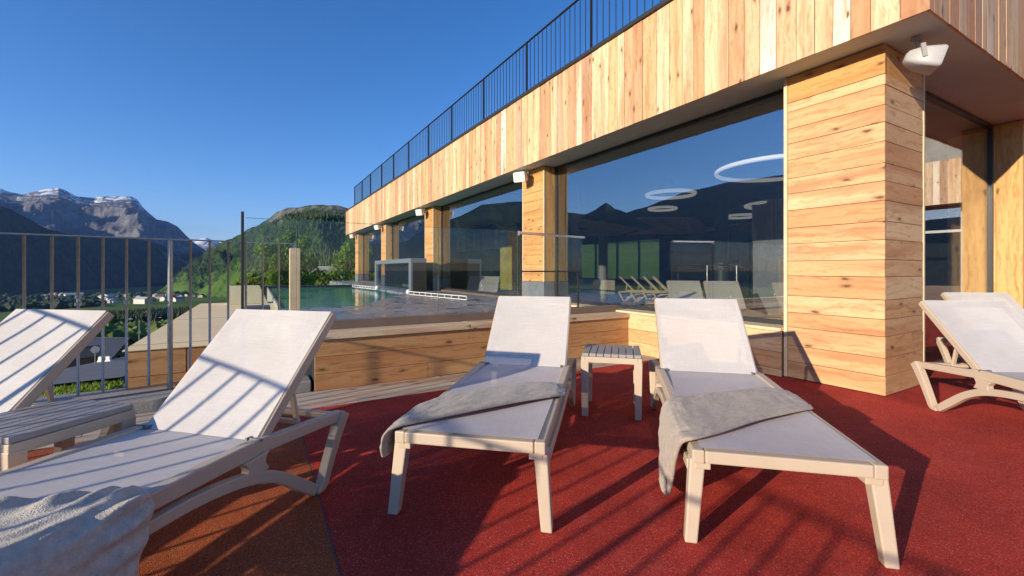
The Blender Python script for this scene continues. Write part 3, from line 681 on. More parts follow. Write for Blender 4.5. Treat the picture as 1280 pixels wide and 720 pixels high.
# glass balustrade standing on the flashing
gb = thing('glass_balustrade', 'clear glass balustrade standing on the brown flashing behind the timber parapet', 'balustrade', (PX0, 5.0, .565))
OG = Vector(gb.location)
def G_(o): o.parent = gb; o.location = -OG; return o
gx = [-.10, .36, 1.88, 2.98]
for a, b_ in zip(gx, gx[1:]):
    z0 = .567 if a > .3 else -.1
    G_(obj('glass_pane', B(a+.008, b_-.008, 4.994, 5.006, z0, 1.60), M_CLEAR))
bm = bmesh.new()
for x in gx[1:]: box(bm, x-.0075, x-.006, 4.993, 5.007, .567, 1.60)
for a, b_ in zip(gx, gx[1:]): box(bm, a+.008, b_-.008, 4.994, 5.006, 1.601, 1.604)
G_(obj('glass_edge', bm, M_GEDGE))
G_(obj('post', B(-.13, -.105, 4.98, 5.02, -.1, 1.66), M_ANTH, bevel=.003))
G_(obj('glass_pane', B(2.99, 4.06, 4.994, 5.006, .567, 1.54), M_CLEAR))
bm = bmesh.new(); bar(bm, (2.98, 5.0, 1.585), (4.06, 4.97, 1.56), .045, .035); box(bm, 2.97, 3.0, 4.98, 5.02, 1.545, 1.61); G_(obj('handrail', bm, M_STEEL, bevel=.006))
bm = bmesh.new(); bar(bm, (3.04, 5.03, 1.075), (4.0, 5.03, 1.075), .02); bar(bm, (3.04, 5.03, .566), (3.04, 5.03, 1.075), .02); bar(bm, (4.0, 5.03, .566), (4.0, 5.03, 1.075), .02); G_(obj('gate_frame', bm, M_ANTH))
bm = bmesh.new()
for x in (1.1, 2.5, 3.6): box(bm, x-.03, x+.03, 4.975, 4.992, .55, .62)
G_(obj('glass_clamp', bm, M_STEEL, bevel=.003))

# timber post at the end of the railing
tp = obj('timber_post', B(.30, .40, 5.16, 5.26, -.4, 1.325), M_LEDGE_P, bevel=.004); tag(tp, 'pale squared timber post at the right end of the steel bar railing', 'post')

# ------------------------------------------------------------------ steel bar railings of the terrace
def railing(name, label, p, q, n_bar, posts, z0=.05, z1=1.385):
    t = thing(name, label, 'railing', (p[0], p[1], 0)); O = Vector(t.location)
    def K(o): o.parent = t; return o
    d = Vector((q[0]-p[0], q[1]-p[1], 0)); L = d.length; u = d/L
    bm = bmesh.new(); bar(bm, (0, 0, z1-.006), d+Vector((0, 0, z1-.006)), .045, .012); K(obj('top_rail', bm, M_GALV, bevel=.002))
    bm = bmesh.new(); bar(bm, (0, 0, z0), d+Vector((0, 0, z0)), .035, .012); K(obj('bottom_rail', bm, M_GALV))
    base = None
    for k in range(n_bar):
        s = L*k/(n_bar-1); c = u*s
        if k in posts:
            bm = bmesh.new(); tube(bm, [(0, 0, -.11), (0, 0, z1-.012)], .021, 12); box(bm, -.05, .05, -.05, .05, -.114, -.104); K(obj('post', bm, M_GALV, smooth=False)).location = c
            continue
        if base is None: bm = bmesh.new(); tube(bm, [(0, 0, z0+.006), (0, 0, z1-.012)], .0105, 10); base = K(obj('baluster', bm, M_GALV, smooth=True)); o = base
        else: o = base.copy(); C.objects.link(o)
        o.location = c
    # little clamp fittings
    for k in (6, 11, 13):
        if k < n_bar and n_bar < 30:
            bm = bmesh.new(); tube(bm, [(0, 0, .80), (0, 0, .825), (0, 0, .83), (0, 0, .86), (0, 0, .862), (0, 0, .885)], [.023, .023, .013, .013, .021, .021], 10); K(obj('clamp', bm, M_GALV)).location = u*(L*k/(n_bar-1))
    return t
MS = .20
def rl(x): return (x, 5.1+MS*(x+.70))
A0, A1 = rl(-2.92), rl(.352)
railing('terrace_railing', 'grey steel bar railing at the terrace edge facing the valley', A0, A1, 23, {0, 15, 22})
dv = Vector((0, 1, 0))
S0 = Vector((A0[0], A0[1], 0))-dv*.02; S1 = S0-dv*11
railing('side_railing', 'grey steel bar railing along the west side of the terrace', (S0.x, S0.y-.03), (S1.x, S1.y), 75, {0, 14, 28, 42, 56, 74})

# ------------------------------------------------------------------ boarded roof edge left of the pool, beige membrane roof
bx = thing('boarded_box_roof', 'boarded box roof with a flat beige membrane top just beyond the terrace railing', 'roof', (-1.06, 5.36, -.6))
OX = Vector(bx.location)
def X_(o): o.parent = bx; o.location = -OX; return o
X_(planks('board_cladding', M_PAR, None, (-1.06, 5.382, -.42), (1, 0, 0), (0, 0, 1), 1.38, .755, .24, .26, cutU=.9, seed=101, gap=.005))
X_(planks('board_cladding', M_PAR, None, (-1.038, 11.7, -.42), (0, -1, 0), (0, 0, 1), 6.3, .755, .24, .26, cutU=2.2, seed=102, gap=.005))
X_(obj('core', B(-1.037, .32, 5.383, 11.9, -3.5, .330), M_DARKIN))
bm = bmesh.new(); box(bm, -1.075, .34, 5.345, 11.9, .336, .352); X_(obj('membrane_top', bm, M_BEIGE, bevel=.004))
bm = bmesh.new(); box(bm, -1.075, .34, 5.62, 5.63, .353, .356); box(bm, -1.075, .34, 8.2, 8.21, .353, .356); X_(obj('membrane_seam', bm, mat('membrane seam', (.40, .33, .20), .8)))
o = obj('stone_block', B(-.17, .19, 8.0, 8.5, .354, .51), M_SLATE, bevel=.01); tag(o, 'dark slate block lying on the beige membrane roof', 'block')
bm = bmesh.new(); v = box(bm, -.52, .22, 11.2, 11.6, .354, .745); v[5].co.x -= .16; v[6].co.x -= .16
tag(obj('stone_wall', bm, M_CREAM, bevel=.008), 'low cream stone wall with a sloping end beside the pool', 'wall')

# ------------------------------------------------------------------ pool and pool deck
def slab_mat():
    m, nt, b = nodes('grey stone pool slabs'); tc = N(nt, 'ShaderNodeTexCoord')
    br = N(nt, 'ShaderNodeTexBrick', Scale=1.0); br.inputs['Brick Width'].default_value = 1.2; br.inputs['Row Height'].default_value = .6; br.inputs['Mortar Size'].default_value = .008
    br.inputs['Color1'].default_value = (.20, .205, .21, 1); br.inputs['Color2'].default_value = (.25, .255, .26, 1); br.inputs['Mortar'].default_value = (.08, .08, .08, 1)
    nt.links.new(tc.outputs['Object'], br.inputs['Vector'])
    n = N(nt, 'ShaderNodeTexNoise', Scale=3.0, Detail=6.0); nt.links.new(tc.outputs['Object'], n.inputs['Vector'])
    r = ramp(nt, [(.3, (.6, .62, .64)), (.7, (1.1, 1.1, 1.1))]); nt.links.new(n.outputs['Fac'], r.inputs[0])
    nt.links.new(mix(nt, br.outputs[0], r.outputs[0], 1.0, 'MULTIPLY'), b.inputs['Base Color'])
    rr = N(nt, 'ShaderNodeMapRange'); rr.inputs[1].default_value = .4; rr.inputs[2].default_value = .6; rr.inputs[3].default_value = .15; rr.inputs[4].default_value = .6
    nt.links.new(n.outputs['Fac'], rr.inputs[0]); nt.links.new(rr.outputs[0], b.inputs['Roughness'])
    return m
M_SLAB = slab_mat()
def prism(bm, poly, z0, z1):
    a = [bm.verts.new((x, y, z0)) for x, y in poly]; b_ = [bm.verts.new((x, y, z1)) for x, y in poly]
    bm.faces.new(a[::-1]); bm.faces.new(b_)
    for i in range(len(poly)): j = (i+1) % len(poly); bm.faces.new((a[i], a[j], b_[j], b_[i]))
DZ = .462
bm = bmesh.new()
prism(bm, [(.36, 5.065), (GX-.031, 5.065), (GX-.031, 8.1), (.36, 8.1)], -.5, DZ)
prism(bm, [(1.6, 8.102), (GX-.031, 8.102), (GX-.031, 11.9), (3.5, 11.9)], -.5, DZ)
prism(bm, [(3.5, 11.902), (GX-.031, 11.902), (GX-.031, 26.4), (3.5, 26.4)], -.5, DZ)
structure(obj('pool_deck', bm, M_SLAB))
structure(obj('pool_deck', B(-.3, 3.499, 18.2, 18.5, -4, .50), mat('black overflow edge', (.012, .013, .014), .3)))
bm = bmesh.new(); prism(bm, [(.36, 8.102), (1.6, 8.102), (3.498, 11.9), (3.498, 18.19), (.36, 18.19)], -3.5, -.55)
structure(obj('pool_basin', bm, mat('green pool tiles', (.10, .26, .21), .5, var=.3, vscale=3)))
structure(obj('pool_basin_wall', B(.325, .359, 5.4, 18.19, -3.5, .455), mat('pale pool wall', (.30, .32, .28), .6)))
def water_mat():
    m, nt, b = nodes('pool water'); b.inputs['Base Color'].default_value = (.045, .20, .16, 1); b.inputs['Roughness'].default_value = .02; b.inputs['IOR'].default_value = 1.33
    tc = N(nt, 'ShaderNodeTexCoord'); n = N(nt, 'ShaderNodeTexNoise', Scale=5.0, Detail=3.0); nt.links.new(tc.outputs['Object'], n.inputs['Vector'])
    bp = N(nt, 'ShaderNodeBump'); bp.inputs['Strength'].default_value = .10; bp.inputs['Distance'].default_value = .05
    nt.links.new(n.outputs['Fac'], bp.inputs['Height']); nt.links.new(bp.outputs[0], b.inputs['Normal'])
    n2 = N(nt, 'ShaderNodeTexNoise', Scale=.6, Detail=4.0); nt.links.new(tc.outputs['Object'], n2.inputs['Vector'])
    r = ramp(nt, [(.35, (.07, .33, .29)), (.6, (.15, .48, .41))]); nt.links.new(n2.outputs['Fac'], r.inputs[0]); nt.links.new(r.outputs[0], b.inputs['Base Color'])
    return m
bm = bmesh.new(); prism(bm, [(.361, 8.104), (1.598, 8.104), (3.497, 11.902), (3.497, 18.188), (.361, 18.188)], .30, .43)
structure(obj('pool_water', bm, water_mat()))
# low swim-out vestibule
M_VEST = mat('dark blue grey metal', (.19, .225, .26), .4, metal=.3)
vs = thing('swim_out_vestibule', 'low grey framed glass vestibule between the pool and the facade', 'vestibule', (3.85, 12.5, DZ))
OV = Vector(vs.location)
def V_(o): o.parent = vs; o.location = -OV; return o
bm = bmesh.new(); z1 = 1.43
for (y0, y1) in ((12.5, 12.72), (16.8, 17.0)): box(bm, 3.85, 3.91, y0, y1, DZ+.002, z1-.13)
box(bm, 3.85, 4.32, 12.5, 17.0, z1-.13, z1); V_(obj('frame', bm, M_VEST, bevel=.004))
V_(obj('side_panel', B(3.912, 4.32, 12.5, 12.6, DZ+.002, z1-.132), mat('dark brown panel', (.035, .028, .026), .4)))
V_(obj('glass_panel', B(3.89, 3.905, 12.73, 16.79, DZ+.002, z1-.132), M_GLASS))
V_(obj('inner_wall', B(4.22, 4.32, 12.61, 17.0, DZ+.002, z1-.132), M_DARKIN))
# low steel grates beside the pool
def grate(label, p, q, h=.09):
    bm = bmesh.new(); p = Vector(p); q = Vector(q); n = 9
    for z in (.02, h): tube(bm, [p+Vector((0, 0, z)), q+Vector((0, 0, z))], .010, 8)
    for k in range(n+1): c = p.lerp(q, k/n); bar(bm, c+Vector((0, 0, .015)), c+Vector((0, 0, h)), .022, .010, Vector((0, 1, 0)))
    t = thing('pool_rail', label, 'rail', p, 0, 'low steel rails on the pool edge')
    o = obj('rail_bars', bm, M_WHITE, t); o.location = -p
    bm = bmesh.new(); bmesh.ops.create_uvsphere(bm, u_segments=12, v_segments=8, radius=.07, matrix=Matrix.Translation(q*0+Vector((0, 0, .075)))); o = obj('end_cap', bm, M_WHITE, t, smooth=True); o.location = (q-p)
grate('longer low white steel rail on the deck in front of the second column', (3.72, 8.3, DZ), (3.30, 10.9, DZ))
grate('shorter low white steel rail farther back beside the water', (2.98, 16.6, DZ), (3.22, 13.9, DZ))

# ------------------------------------------------------------------ sun loungers
BA = .79
def rods(bm, y): pass
def make_lounger(label):
    t = thing('sun_lounger', label, 'sun lounger', (0, 0, 0))
    # seat rails and end bars
    bm = bmesh.new()
    for s in (-1, 1): strap(bm, [(0, .345), (.7, .348), (1.37, .362), (1.52, .352), (1.95, .322)], [.055, .06, .065, .055, .05], s*.318-.024, s*.318+.024, 5)
    box(bm, -.005, .04, -.293, .293, .322, .372); box(bm, .62, .66, -.293, .293, .322, .35); box(bm, 1.40, 1.44, -.293, .293, .33, .362); box(bm, 1.91, 1.95, -.293, .293, .305, .34)
    obj('seat_frame', bm, M_FRAME, t, bevel=.006)
    for s in (-1, 1):      # arched lower beam, rear leg, junction post
        bm = bmesh.new()
        strap(bm, [(.05, .292), (.3, .283), (.6, .278), (.93, .281), (1.14, .284), (1.35, .255), (1.5, .195), (1.64, .095), (1.735, .024)], [.045, .04, .04, .042, .045, .048, .05, .055, .05], s*.335-.02, s*.335+.02, 5)
        obj('lower_beam', bm, M_FRAME, t, bevel=.005)
        bm = bmesh.new()
        strap(bm, [(1.965, .335), (1.915, .262), (1.865, .17), (1.82, .08), (1.79, .025), (1.74, .008)], [.06, .058, .05, .045, .04, .018], s*.335-.024, s*.335+.024, 5)
        obj('rear_leg', bm, M_FRAME, t, bevel=.005)
        bm = bmesh.new()
        strap(bm, [(1.375, .335), (1.378, .30), (1.38, .262)], [.13, .085, .12], s*.335-.021, s*.335+.021, 5)
        obj('junction_post', bm, M_FRAME, t, bevel=.004)
        bm = bmesh.new()
        y0, y1 = s*.318, s*.348
        vs_ = []
        for (x, y, z, h) in ((.045, y0, .330, .030), (.012, y1, 0.0, .024)):
            vs_.append([bm.verts.new((x+a*h, y+b_*h, z)) for a, b_ in ((-1, -1), (1, -1), (1, 1), (-1, 1))])
        for a, b_ in zip(vs_, vs_[1:]):
            for k in range(4): bm.faces.new((a[k], a[(k+1) % 4], b_[(k+1) % 4], b_[k]))
        bm.faces.new(vs_[0][::-1]); bm.faces.new(vs_[-1]); bmesh.ops.recalc_face_normals(bm, faces=bm.faces[:])
        obj('front_leg', bm, M_FRAME, t, bevel=.006)
        bm = bmesh.new(); box(bm, .01, .10, s*.30-.03, s*.30+.03, .292, .322); obj('leg_bracket', bm, M_FRAME, t, bevel=.004)
        bm = bmesh.new(); tube(bm, [(1.408, s*.275, .391), (1.408, s*.345, .391)], .006, 8); bar(bm, (1.395, s*.277, .390), (1.43, s*.277, .388), .010, .014); obj('hinge_pin', bm, M_PIN, t)
    # seat sling: a tensioned sheet with a slight dip
    def sheet(x0, x1, hy, z, sag, nx=26, ny=14, top=0):
        bm = bmesh.new(); g = []
        for i in range(nx+1):
            row = []
            for j in range(ny+1):
                u, v = i/nx, j/ny*2-1
                row.append(bm.verts.new((x0+(x1-x0)*u, v*hy, z-sag*(1-v*v)*(1-(2*u-1)**4))))
            g.append(row)
        for i in range(nx):
            for j in range(ny): bm.faces.new((g[i][j], g[i+1][j], g[i+1][j+1], g[i][j+1]))
        return bm
    obj('seat_sling', sheet(.006, 1.43, .308, .382, .012), M_SLING, t, smooth=True)
    bk = []
    bm = bmesh.new()
    for s in (-1, 1): strap(bm, [(-.03, -.022), (.35, -.018), (.70, -.018)], [.045, .05, .042], s*.300-.017, s*.300+.017, 4)
    box(bm, .665, .70, -.283, .283, -.038, .0); box(bm, .08, .11, -.283, .283, -.038, -.008)
    bk.append(obj('back_frame', bm, M_FRAME, t, bevel=.006))
    bk.append(obj('back_sling', sheet(.0, .698, .306, .010, .012), M_SLING, t, smooth=True))
    for o in bk: o.location = (1.42, 0, .376); o.rotation_euler = (0, -BA, 0)
    # support strut behind the back
    bm = bmesh.new(); cx, cz = 1.42+.34*math.cos(BA), .37+.34*math.sin(BA)-.03
    for s in (-1, 1): bar(bm, (cx, s*.262, cz), (1.70, s*.268, .365), .028, .016)
    bar(bm, (1.70, -.28, .365), (1.70, .28, .365), .022); obj('back_strut', bm, M_FRAME, t, bevel=.003)
    return t
G = 'sun loungers with white mesh slings'
L3 = make_lounger('white sling lounger facing front right with a taupe towel hanging over its left side')
L3.location = (1.775, .951, 0); L3.rotation_euler.z = .824
def lounger(loc, rz, label, ba=BA, g=G):
    o = dup(L3, loc, rz, label, g)
    for c in o.children:
        if c.name.startswith(('back_frame', 'back_sling')): c.rotation_euler.y = -ba
    return o
L3['group'] = G
for c in L3.children:
    if c.name.startswith(('back_frame', 'back_sling')): c.rotation_euler.y = -.76
lounger((.794, 1.765, 0), .845, 'middle lounger with a grey towel folded slantwise, small table on its right', .772)
lounger((-1.215, 1.351, 0), .793, 'large near lounger at the left with a fluffy pale towel over its foot end')
lounger((-2.155, 1.894, 0), .877, 'lounger behind the left side table, its raised back touching the left picture edge')
lounger((3.856, -.299, 0), .956, 'right hand lounger standing in front of the corner column, seen from its left side', .73)
lounger((5.63, .15, 0), .90, 'lounger partly hidden behind the one at the right edge, against the window', .73)
GI = 'loungers inside the building'
def inside(x, y, w_at, rz, label, ztop=.86, ang=BA):
    d = dirpx(x, y); s = (ztop-EYE)/d.z; px, py = d.x*s, d.y*s
    return lounger((px-1.9*math.cos(rz), py-1.9*math.sin(rz), 0), rz, label, ang, GI)
inside(854, 352, 0, .86, 'white lounger inside behind the window, left of a close pair')
inside(901, 352.5, 0, .86, 'white lounger inside behind the window, right of a close pair')
inside(990, 354.5, 0, .86, 'white lounger inside, partly hidden by the corner column edge')
inside(733, 350, 0, .86, 'white lounger inside seen beside the second column')
inside(598, 346, 0, .9, 'pale lounger inside the second window, left one of two')
inside(613, 346.2, 0, .9, 'pale lounger inside the second window, right one of two')
for k, x in enumerate((775, 790, 805, 817)): inside(x, 345.5+k*.1, 0, 2.4, ('first', 'second', 'third', 'fourth')[k]+' from the left of four small loungers by the far inside window')

# ------------------------------------------------------------------ slatted side tables
def make_table(label):
    t = thing('side_table', label, 'side table', (0, 0, 0), 0, 'square slatted side tables')
    bm = bmesh.new(); n = 8; S = .44
    for k in range(n):
        y0 = -S/2+.004+k*(S-.008)/n; box(bm, -S/2+.004, S/2-.004, y0+.003, y0+(S-.008)/n-.003, .450, .474)
    box(bm, -S/2+.03, -S/2+.06, -S/2+.03, S/2-.03, .435, .4495); box(bm, S/2-.06, S/2-.03, -S/2+.03, S/2-.03, .435, .4495)
    obj('table_top', bm, M_TOP, t, bevel=.003)
    bm = bmesh.new(); a = S/2
    box(bm, -a, a, -a, -a+.03, .405, .449); box(bm, -a, a, a-.03, a, .405, .449); box(bm, -a, -a+.03, -a+.03, a-.03, .405, .449); box(bm, a-.03, a, -a+.03, a-.03, .405, .449)
    obj('apron', bm, M_FRAME, t, bevel=.004)
    for sx in (-1, 1):
        for sy in (-1, 1):
            bm = bmesh.new(); x = sx*(a-.027); y = sy*(a-.027)
            vs_ = [[bm.verts.new((x+p*h, y+q*h, z)) for p, q in ((-1, -1), (1, -1), (1, 1), (-1, 1))] for z, h in ((.42, .0295), (0, .023))]
            for k in range(4): bm.faces.new((vs_[0][k], vs_[1][k], vs_[1][(k+1) % 4], vs_[0][(k+1) % 4]))
            bm.faces.new(vs_[0]); bm.faces.new(vs_[1][::-1]); bmesh.ops.recalc_face_normals(bm, faces=bm.faces[:])
            obj('leg', bm, M_FRAME, t, bevel=.004)
    return t
T1 = make_table('small slatted side table standing between the two towel draped loungers')
T1.location = (2.42, 2.62, 0); T1.rotation_euler.z = .80
dup(T1, (-.80, 2.66, 0), .80, 'slatted side table at the left edge, behind the large near lounger')
for (x, y, lab) in ((6.1, 5.6, 'side table inside, left of the close pair of loungers'), (7.7, 5.35, 'side table inside, right of the close pair of loungers'), (7.05, 6.3, 'side table inside behind the close pair of loungers')):
    dup(T1, (x, y, 0), .85, lab)

# ------------------------------------------------------------------ towels
def terry(name, c):
    m, nt, b = nodes(name); tc = N(nt, 'ShaderNodeTexCoord')
    n = N(nt, 'ShaderNodeTexNoise', Scale=240.0, Detail=3.0); nt.links.new(tc.outputs['Object'], n.inputs['Vector'])
    n2 = N(nt, 'ShaderNodeTexNoise', Scale=30.0, Detail=5.0, Roughness=.7); nt.links.new(tc.outputs['Object'], n2.inputs['Vector'])
    r = ramp(nt, [(.32, tuple(x*.72 for x in c)), (.6, c), (.75, tuple(x*1.15 for x in c))]); nt.links.new(n2.outputs['Fac'], r.inputs[0]); nt.links.new(r.outputs[0], b.inputs['Base Color'])
    ad = N(nt, 'ShaderNodeMath', operation='MULTIPLY_ADD'); ad.inputs[1].default_value = 1.5; nt.links.new(n2.outputs['Fac'], ad.inputs[0]); nt.links.new(n.outputs['Fac'], ad.inputs[2])
    bp = N(nt, 'ShaderNodeBump'); bp.inputs['Strength'].default_value = .8; bp.inputs['Distance'].default_value = .005
    nt.links.new(ad.outputs[0], bp.inputs['Height']); nt.links.new(bp.outputs[0], b.inputs['Normal'])
    b.inputs['Roughness'].default_value = .95; b.inputs['Specular IOR Level'].default_value = .1
    b.inputs['Sheen Weight'].default_value = .25; b.inputs['Sheen Roughness'].default_value = .5
    return m
def towel(root, label, m, st, seed, wr=.006, grooves=(), ridge_=0.0):
    """st: stations (front point, back point, half thickness); a soft flattened roll follows them"""
    ns = 9; F = spline([Vector(s[0]) for s in st], ns); Bk = spline([Vector(s[1]) for s in st], ns); Th = spline([Vector((s[2], 0, 0)) for s in st], ns)
    bm = bmesh.new(); nl = 56; rings = []
    for i, (f, b_, h) in enumerate(zip(F, Bk, Th)):
        c = (f+b_)/2; wv = (b_-f)/2; W = wv.length
        i0, i1 = max(i-1, 0), min(i+1, len(F)-1)
        tan = ((F[i1]+Bk[i1])-(F[i0]+Bk[i0])).normalized(); nn = tan.cross(wv.normalized())
        if nn.z < -.0: nn = -nn
        if abs(nn.z) < .5 and nn.y*c.y < 0: nn = -nn
        nn.normalize(); ring_ = []
        for k in range(nl):
            a = 2*math.pi*k/nl; ca, sa = math.cos(a), math.sin(a)
            u = math.copysign(abs(ca)**.55, ca); q = math.copysign(abs(sa)**.55, sa)
            p = c+wv*u+nn*h[0]*q
            if q > -.2:
                w1 = noise.noise(Vector((u*W*9, i*.18, seed)))*wr-(1-abs(noise.noise(Vector((u*W*11+i*.12, i*.22, seed+4))))*2)**3*wr*.8+noise.noise(Vector((u*W*40, i*.6, seed+9)))*wr*.35
                w1 += ridge_*math.exp(-((u-.86)/.16)**2)*(.7+.6*math.sin(i*1.05+u*4))
                for g in grooves: w1 -= .010*math.exp(-((u-g)/.035)**2)
                p = p+nn*w1*min(1, q+.4)
            ring_.append(bm.verts.new(p))
        rings.append(ring_)
    for a, b_ in zip(rings, rings[1:]):
        for k in range(nl): bm.faces.new((a[k], a[(k+1) % nl], b_[(k+1) % nl], b_[k]))
    bm.faces.new(rings[0][::-1]); bm.faces.new(rings[-1]); bmesh.ops.recalc_face_normals(bm, faces=bm.faces[:])
    o = obj('towel', bm, m, smooth=True); o.location = root.location; o.rotation_euler = root.rotation_euler
    sb = o.modifiers.new('soft', 'SUBSURF'); sb.levels = sb.render_levels = 1
    tag(o, label, 'towel'); return o
lg = [o for o in C.objects if o.name.startswith('sun_lounger')]
L2o = [o for o in lg if o['label'].startswith('middle')][0]; L1o = [o for o in lg if o['label'].startswith('large near')][0]
z = .398
towel(L3, 'warm taupe towel folded across the right front lounger, one end hanging to the floor', terry('taupe terry cloth', (.44, .36, .29)),
      [((.63, -.35, z-.002), (.96, -.345, z-.002), 0.0086), ((.52, -.2, z), (.99, -.22, z), 0.0137), ((.36, 0, z), (.86, 0, z), 0.0151), ((.16, .2, z), (.73, .2, z), 0.0151), ((.06, .31, z+.002), (.66, .32, z+.002), 0.0151), ((.06, .375, .375), (.63, .375, .375), .02), ((.10, .395, .29), (.59, .40, .29), .02), ((.15, .40, .18), (.56, .41, .17), 0.0158), ((.22, .405, .09), (.52, .412, .07), 0.0173), ((.27, .405, .045), (.47, .412, .02), .02)],
      3, .006, grooves=(-.72,))
towel(L2o, 'grey towel folded slantwise over the middle lounger, its end over the left edge', terry('grey terry cloth', (.40, .355, .31)),
      [((.66, -.375, z-.006), (.74, -.37, z-.006), 0.0086), ((.58, -.30, z+.006), (.84, -.30, z+.006), 0.0158), ((.45, -.14, z+.008), (.84, -.15, z+.008), 0.0187), ((.26, .06, z+.006), (.68, .06, z+.006), 0.0187), ((.10, .22, z+.003), (.52, .23, z+.003), 0.0173), ((.0, .32, z), (.38, .33, z), 0.0158), ((-.03, .375, .37), (.30, .375, .37), 0.0130), ((-.03, .395, .30), (.24, .40, .30), 0.0130), ((.0, .40, .245), (.2, .41, .235), 0.0101)],
      5, .006, grooves=(-.62,))
towel(L1o, 'fluffy pale grey towel covering the foot end of the large near lounger', terry('pale fluffy terry cloth', (.56, .51, .43)),
      [((.0, .36, z), (.55, .36, z), 0.0130), ((.0, .12, z), (.70, .12, z), .02), ((.0, -.1, z+.002), (.83, -.1, z+.002), 0.0158), ((.0, -.25, z+.004), (.92, -.25, z+.004), 0.0173), ((.02, -.345, z+.002), (.945, -.345, z+.002), 0.0158), ((.05, -.385, .36), (.94, -.388, .36), .02), ((.1, -.40, .25), (.895, -.405, .25), 0.0130), ((.1, -.405, .12), (.85, -.41, .12), 0.0130), ((.1, -.405, .03), (.83, -.41, .03), 0.0101)],
      8, .013, ridge_=.022)

# ------------------------------------------------------------------ vegetation, village and road on the valley side
def leaf_mat(name, c, trans=.35):
    m, nt, b = nodes(name); oi = N(nt, 'ShaderNodeNewGeometry')
    r = ramp(nt, [(0, tuple(x*.6 for x in c)), (.5, c), (1, tuple(x*1.5 for x in c))]); nt.links.new(oi.outputs['Random Per Island'], r.inputs[0])
    nt.links.new(r.outputs[0], b.inputs['Base Color']); b.inputs['Roughness'].default_value = .7; b.inputs['Specular IOR Level'].default_value = .2
    tl = N(nt, 'ShaderNodeBsdfTranslucent'); nt.links.new(r.outputs[0], tl.inputs[0]); mx = N(nt, 'ShaderNodeMixShader'); mx.inputs[0].default_value = trans
    nt.links.new(b.outputs[0], mx.inputs[1]); nt.links.new(tl.outputs[0], mx.inputs[2]); nt.links.new(mx.outputs[0], nt.nodes['Material Output'].inputs[0])
    return m
M_LEAF = [leaf_mat('spring green leaves', (.13, .22, .025)), leaf_mat('mid green leaves', (.06, .12, .02)), leaf_mat('dark green leaves', (.03, .06, .015)), leaf_mat('yellow green leaves', (.16, .20, .03))]
M_BARK = mat('bark', (.12, .09, .065), .9, bump=.6, bscale=20, var=.3)
M_CONIFER = leaf_mat('conifer needles', (.022, .042, .014), .1)  # dark conifer green that also carries the shade over the wooded bank
def leafcloud(bm, rnd, c, rx, rz, n, ls):
    for _ in range(n):
        while True:
            p = Vector((rnd.uniform(-1, 1), rnd.uniform(-1, 1), rnd.uniform(-1, 1)))
            if .25 < p.length < 1: break
        q = Vector((p.x*rx, p.y*rx, p.z*rz))+c
        a = Vector((rnd.gauss(0, 1), rnd.gauss(0, 1), rnd.gauss(0, 1))).normalized(); b_ = a.orthogonal().normalized(); s = ls*rnd.uniform(.6, 1.3)
        cc = a.cross(b_)
        bm.faces.new([bm.verts.new(q+b_*s), bm.verts.new(q+cc*s*.6), bm.verts.new(q-b_*s), bm.verts.new(q-cc*s*.6)])
def tree_meshes(seed, h, cr, n, ls, mi):
    """a broadleaf tree: tapered trunk with limbs, crown of leaf clumps"""
    rnd = random.Random(seed); bm = bmesh.new(); limbs = []
    tube(bm, [(0, 0, -.5), (.02*h, 0, h*.3), (0, .02*h, h*.62), (.01*h, 0, h*.9)], [h*.022, h*.017, h*.010, h*.003], 8)
    for k in range(9):
        a = k*2.4+rnd.uniform(-.4, .4); z = h*(.28+.06*k); L = cr*rnd.uniform(.6, .95)
        e = Vector((math.cos(a)*L, math.sin(a)*L, z+h*.13)); limbs.append(e)
        tube(bm, [(0, 0, z), e*.5+Vector((0, 0, z*.5-.02*h)), e], [h*.009, h*.006, h*.002], 5)
    trunk = bpy.data.meshes.new('trunk'); bm.to_mesh(trunk); bm.free(); trunk.materials.append(M_BARK)
    bm = bmesh.new(); cl = [(e, cr*rnd.uniform(.30, .48)) for e in limbs]
    for _ in range(14):
        a = rnd.uniform(0, 6.3); zz = rnd.uniform(.30, 1.0); rr = cr*(1.15-zz)*1.1*rnd.uniform(.2, .9); cl.append((Vector((math.cos(a)*rr, math.sin(a)*rr, h*zz*.94)), cr*rnd.uniform(.25, .45)))
    for c, r in cl: leafcloud(bm, rnd, c, r, r*.85, n//len(cl), ls)
    crown = bpy.data.meshes.new('crown'); bm.to_mesh(crown); bm.free(); crown.materials.append(M_LEAF[mi])
    return trunk, crown
def put_tree(name, meshes, p, s, rz, label, group, sxy=1):
    t = thing(name, label, 'tree', p, rz, group); t.scale = (s*sxy, s*sxy, s)
    link('trunk', meshes[0], t); link('crown', meshes[1], t); return t
def at(x, r, dz=0):                 # a point on the hillside in direction x at distance r
    d = dirpx(x); d = Vector((d.x, d.y, 0)).normalized()*r; return Vector((d.x, d.y, prof(r)+dz))
def ztop(y, x, r): return EYE+(337-y)/553/math.sqrt(1+((x-640)/553)**2)*r
TM = [tree_meshes(1, 13, 3.0, 9000, .17, 0), tree_meshes(2, 10, 3.2, 5200, .22, 1), tree_meshes(3, 8, 3.0, 3600, .26, 3)]
def tall(x, y, r, k, label, g, sxy=1.0):
    p = at(x, r); H = (13, 10, 8)[k]; s = (ztop(y, x, r)-p.z)/H
    return put_tree('broadleaf_tree', TM[k], p, s, x*1.3, label, g, sxy)
GT = 'broadleaf trees beyond the pool'
tall(357, 286, 46, 0, 'tall bright green tree rising behind the railing beside the timber post', GT, .75)
tall(345, 318, 44, 0, 'narrow bright green tree left of the tall one beyond the pool', GT, .55)
tall(371, 312, 52, 1, 'mid green tree just right of the tall bright one', GT, .6)
tall(440, 292, 60, 0, 'bright green tree peeking out at the far end of the building', GT, .9)
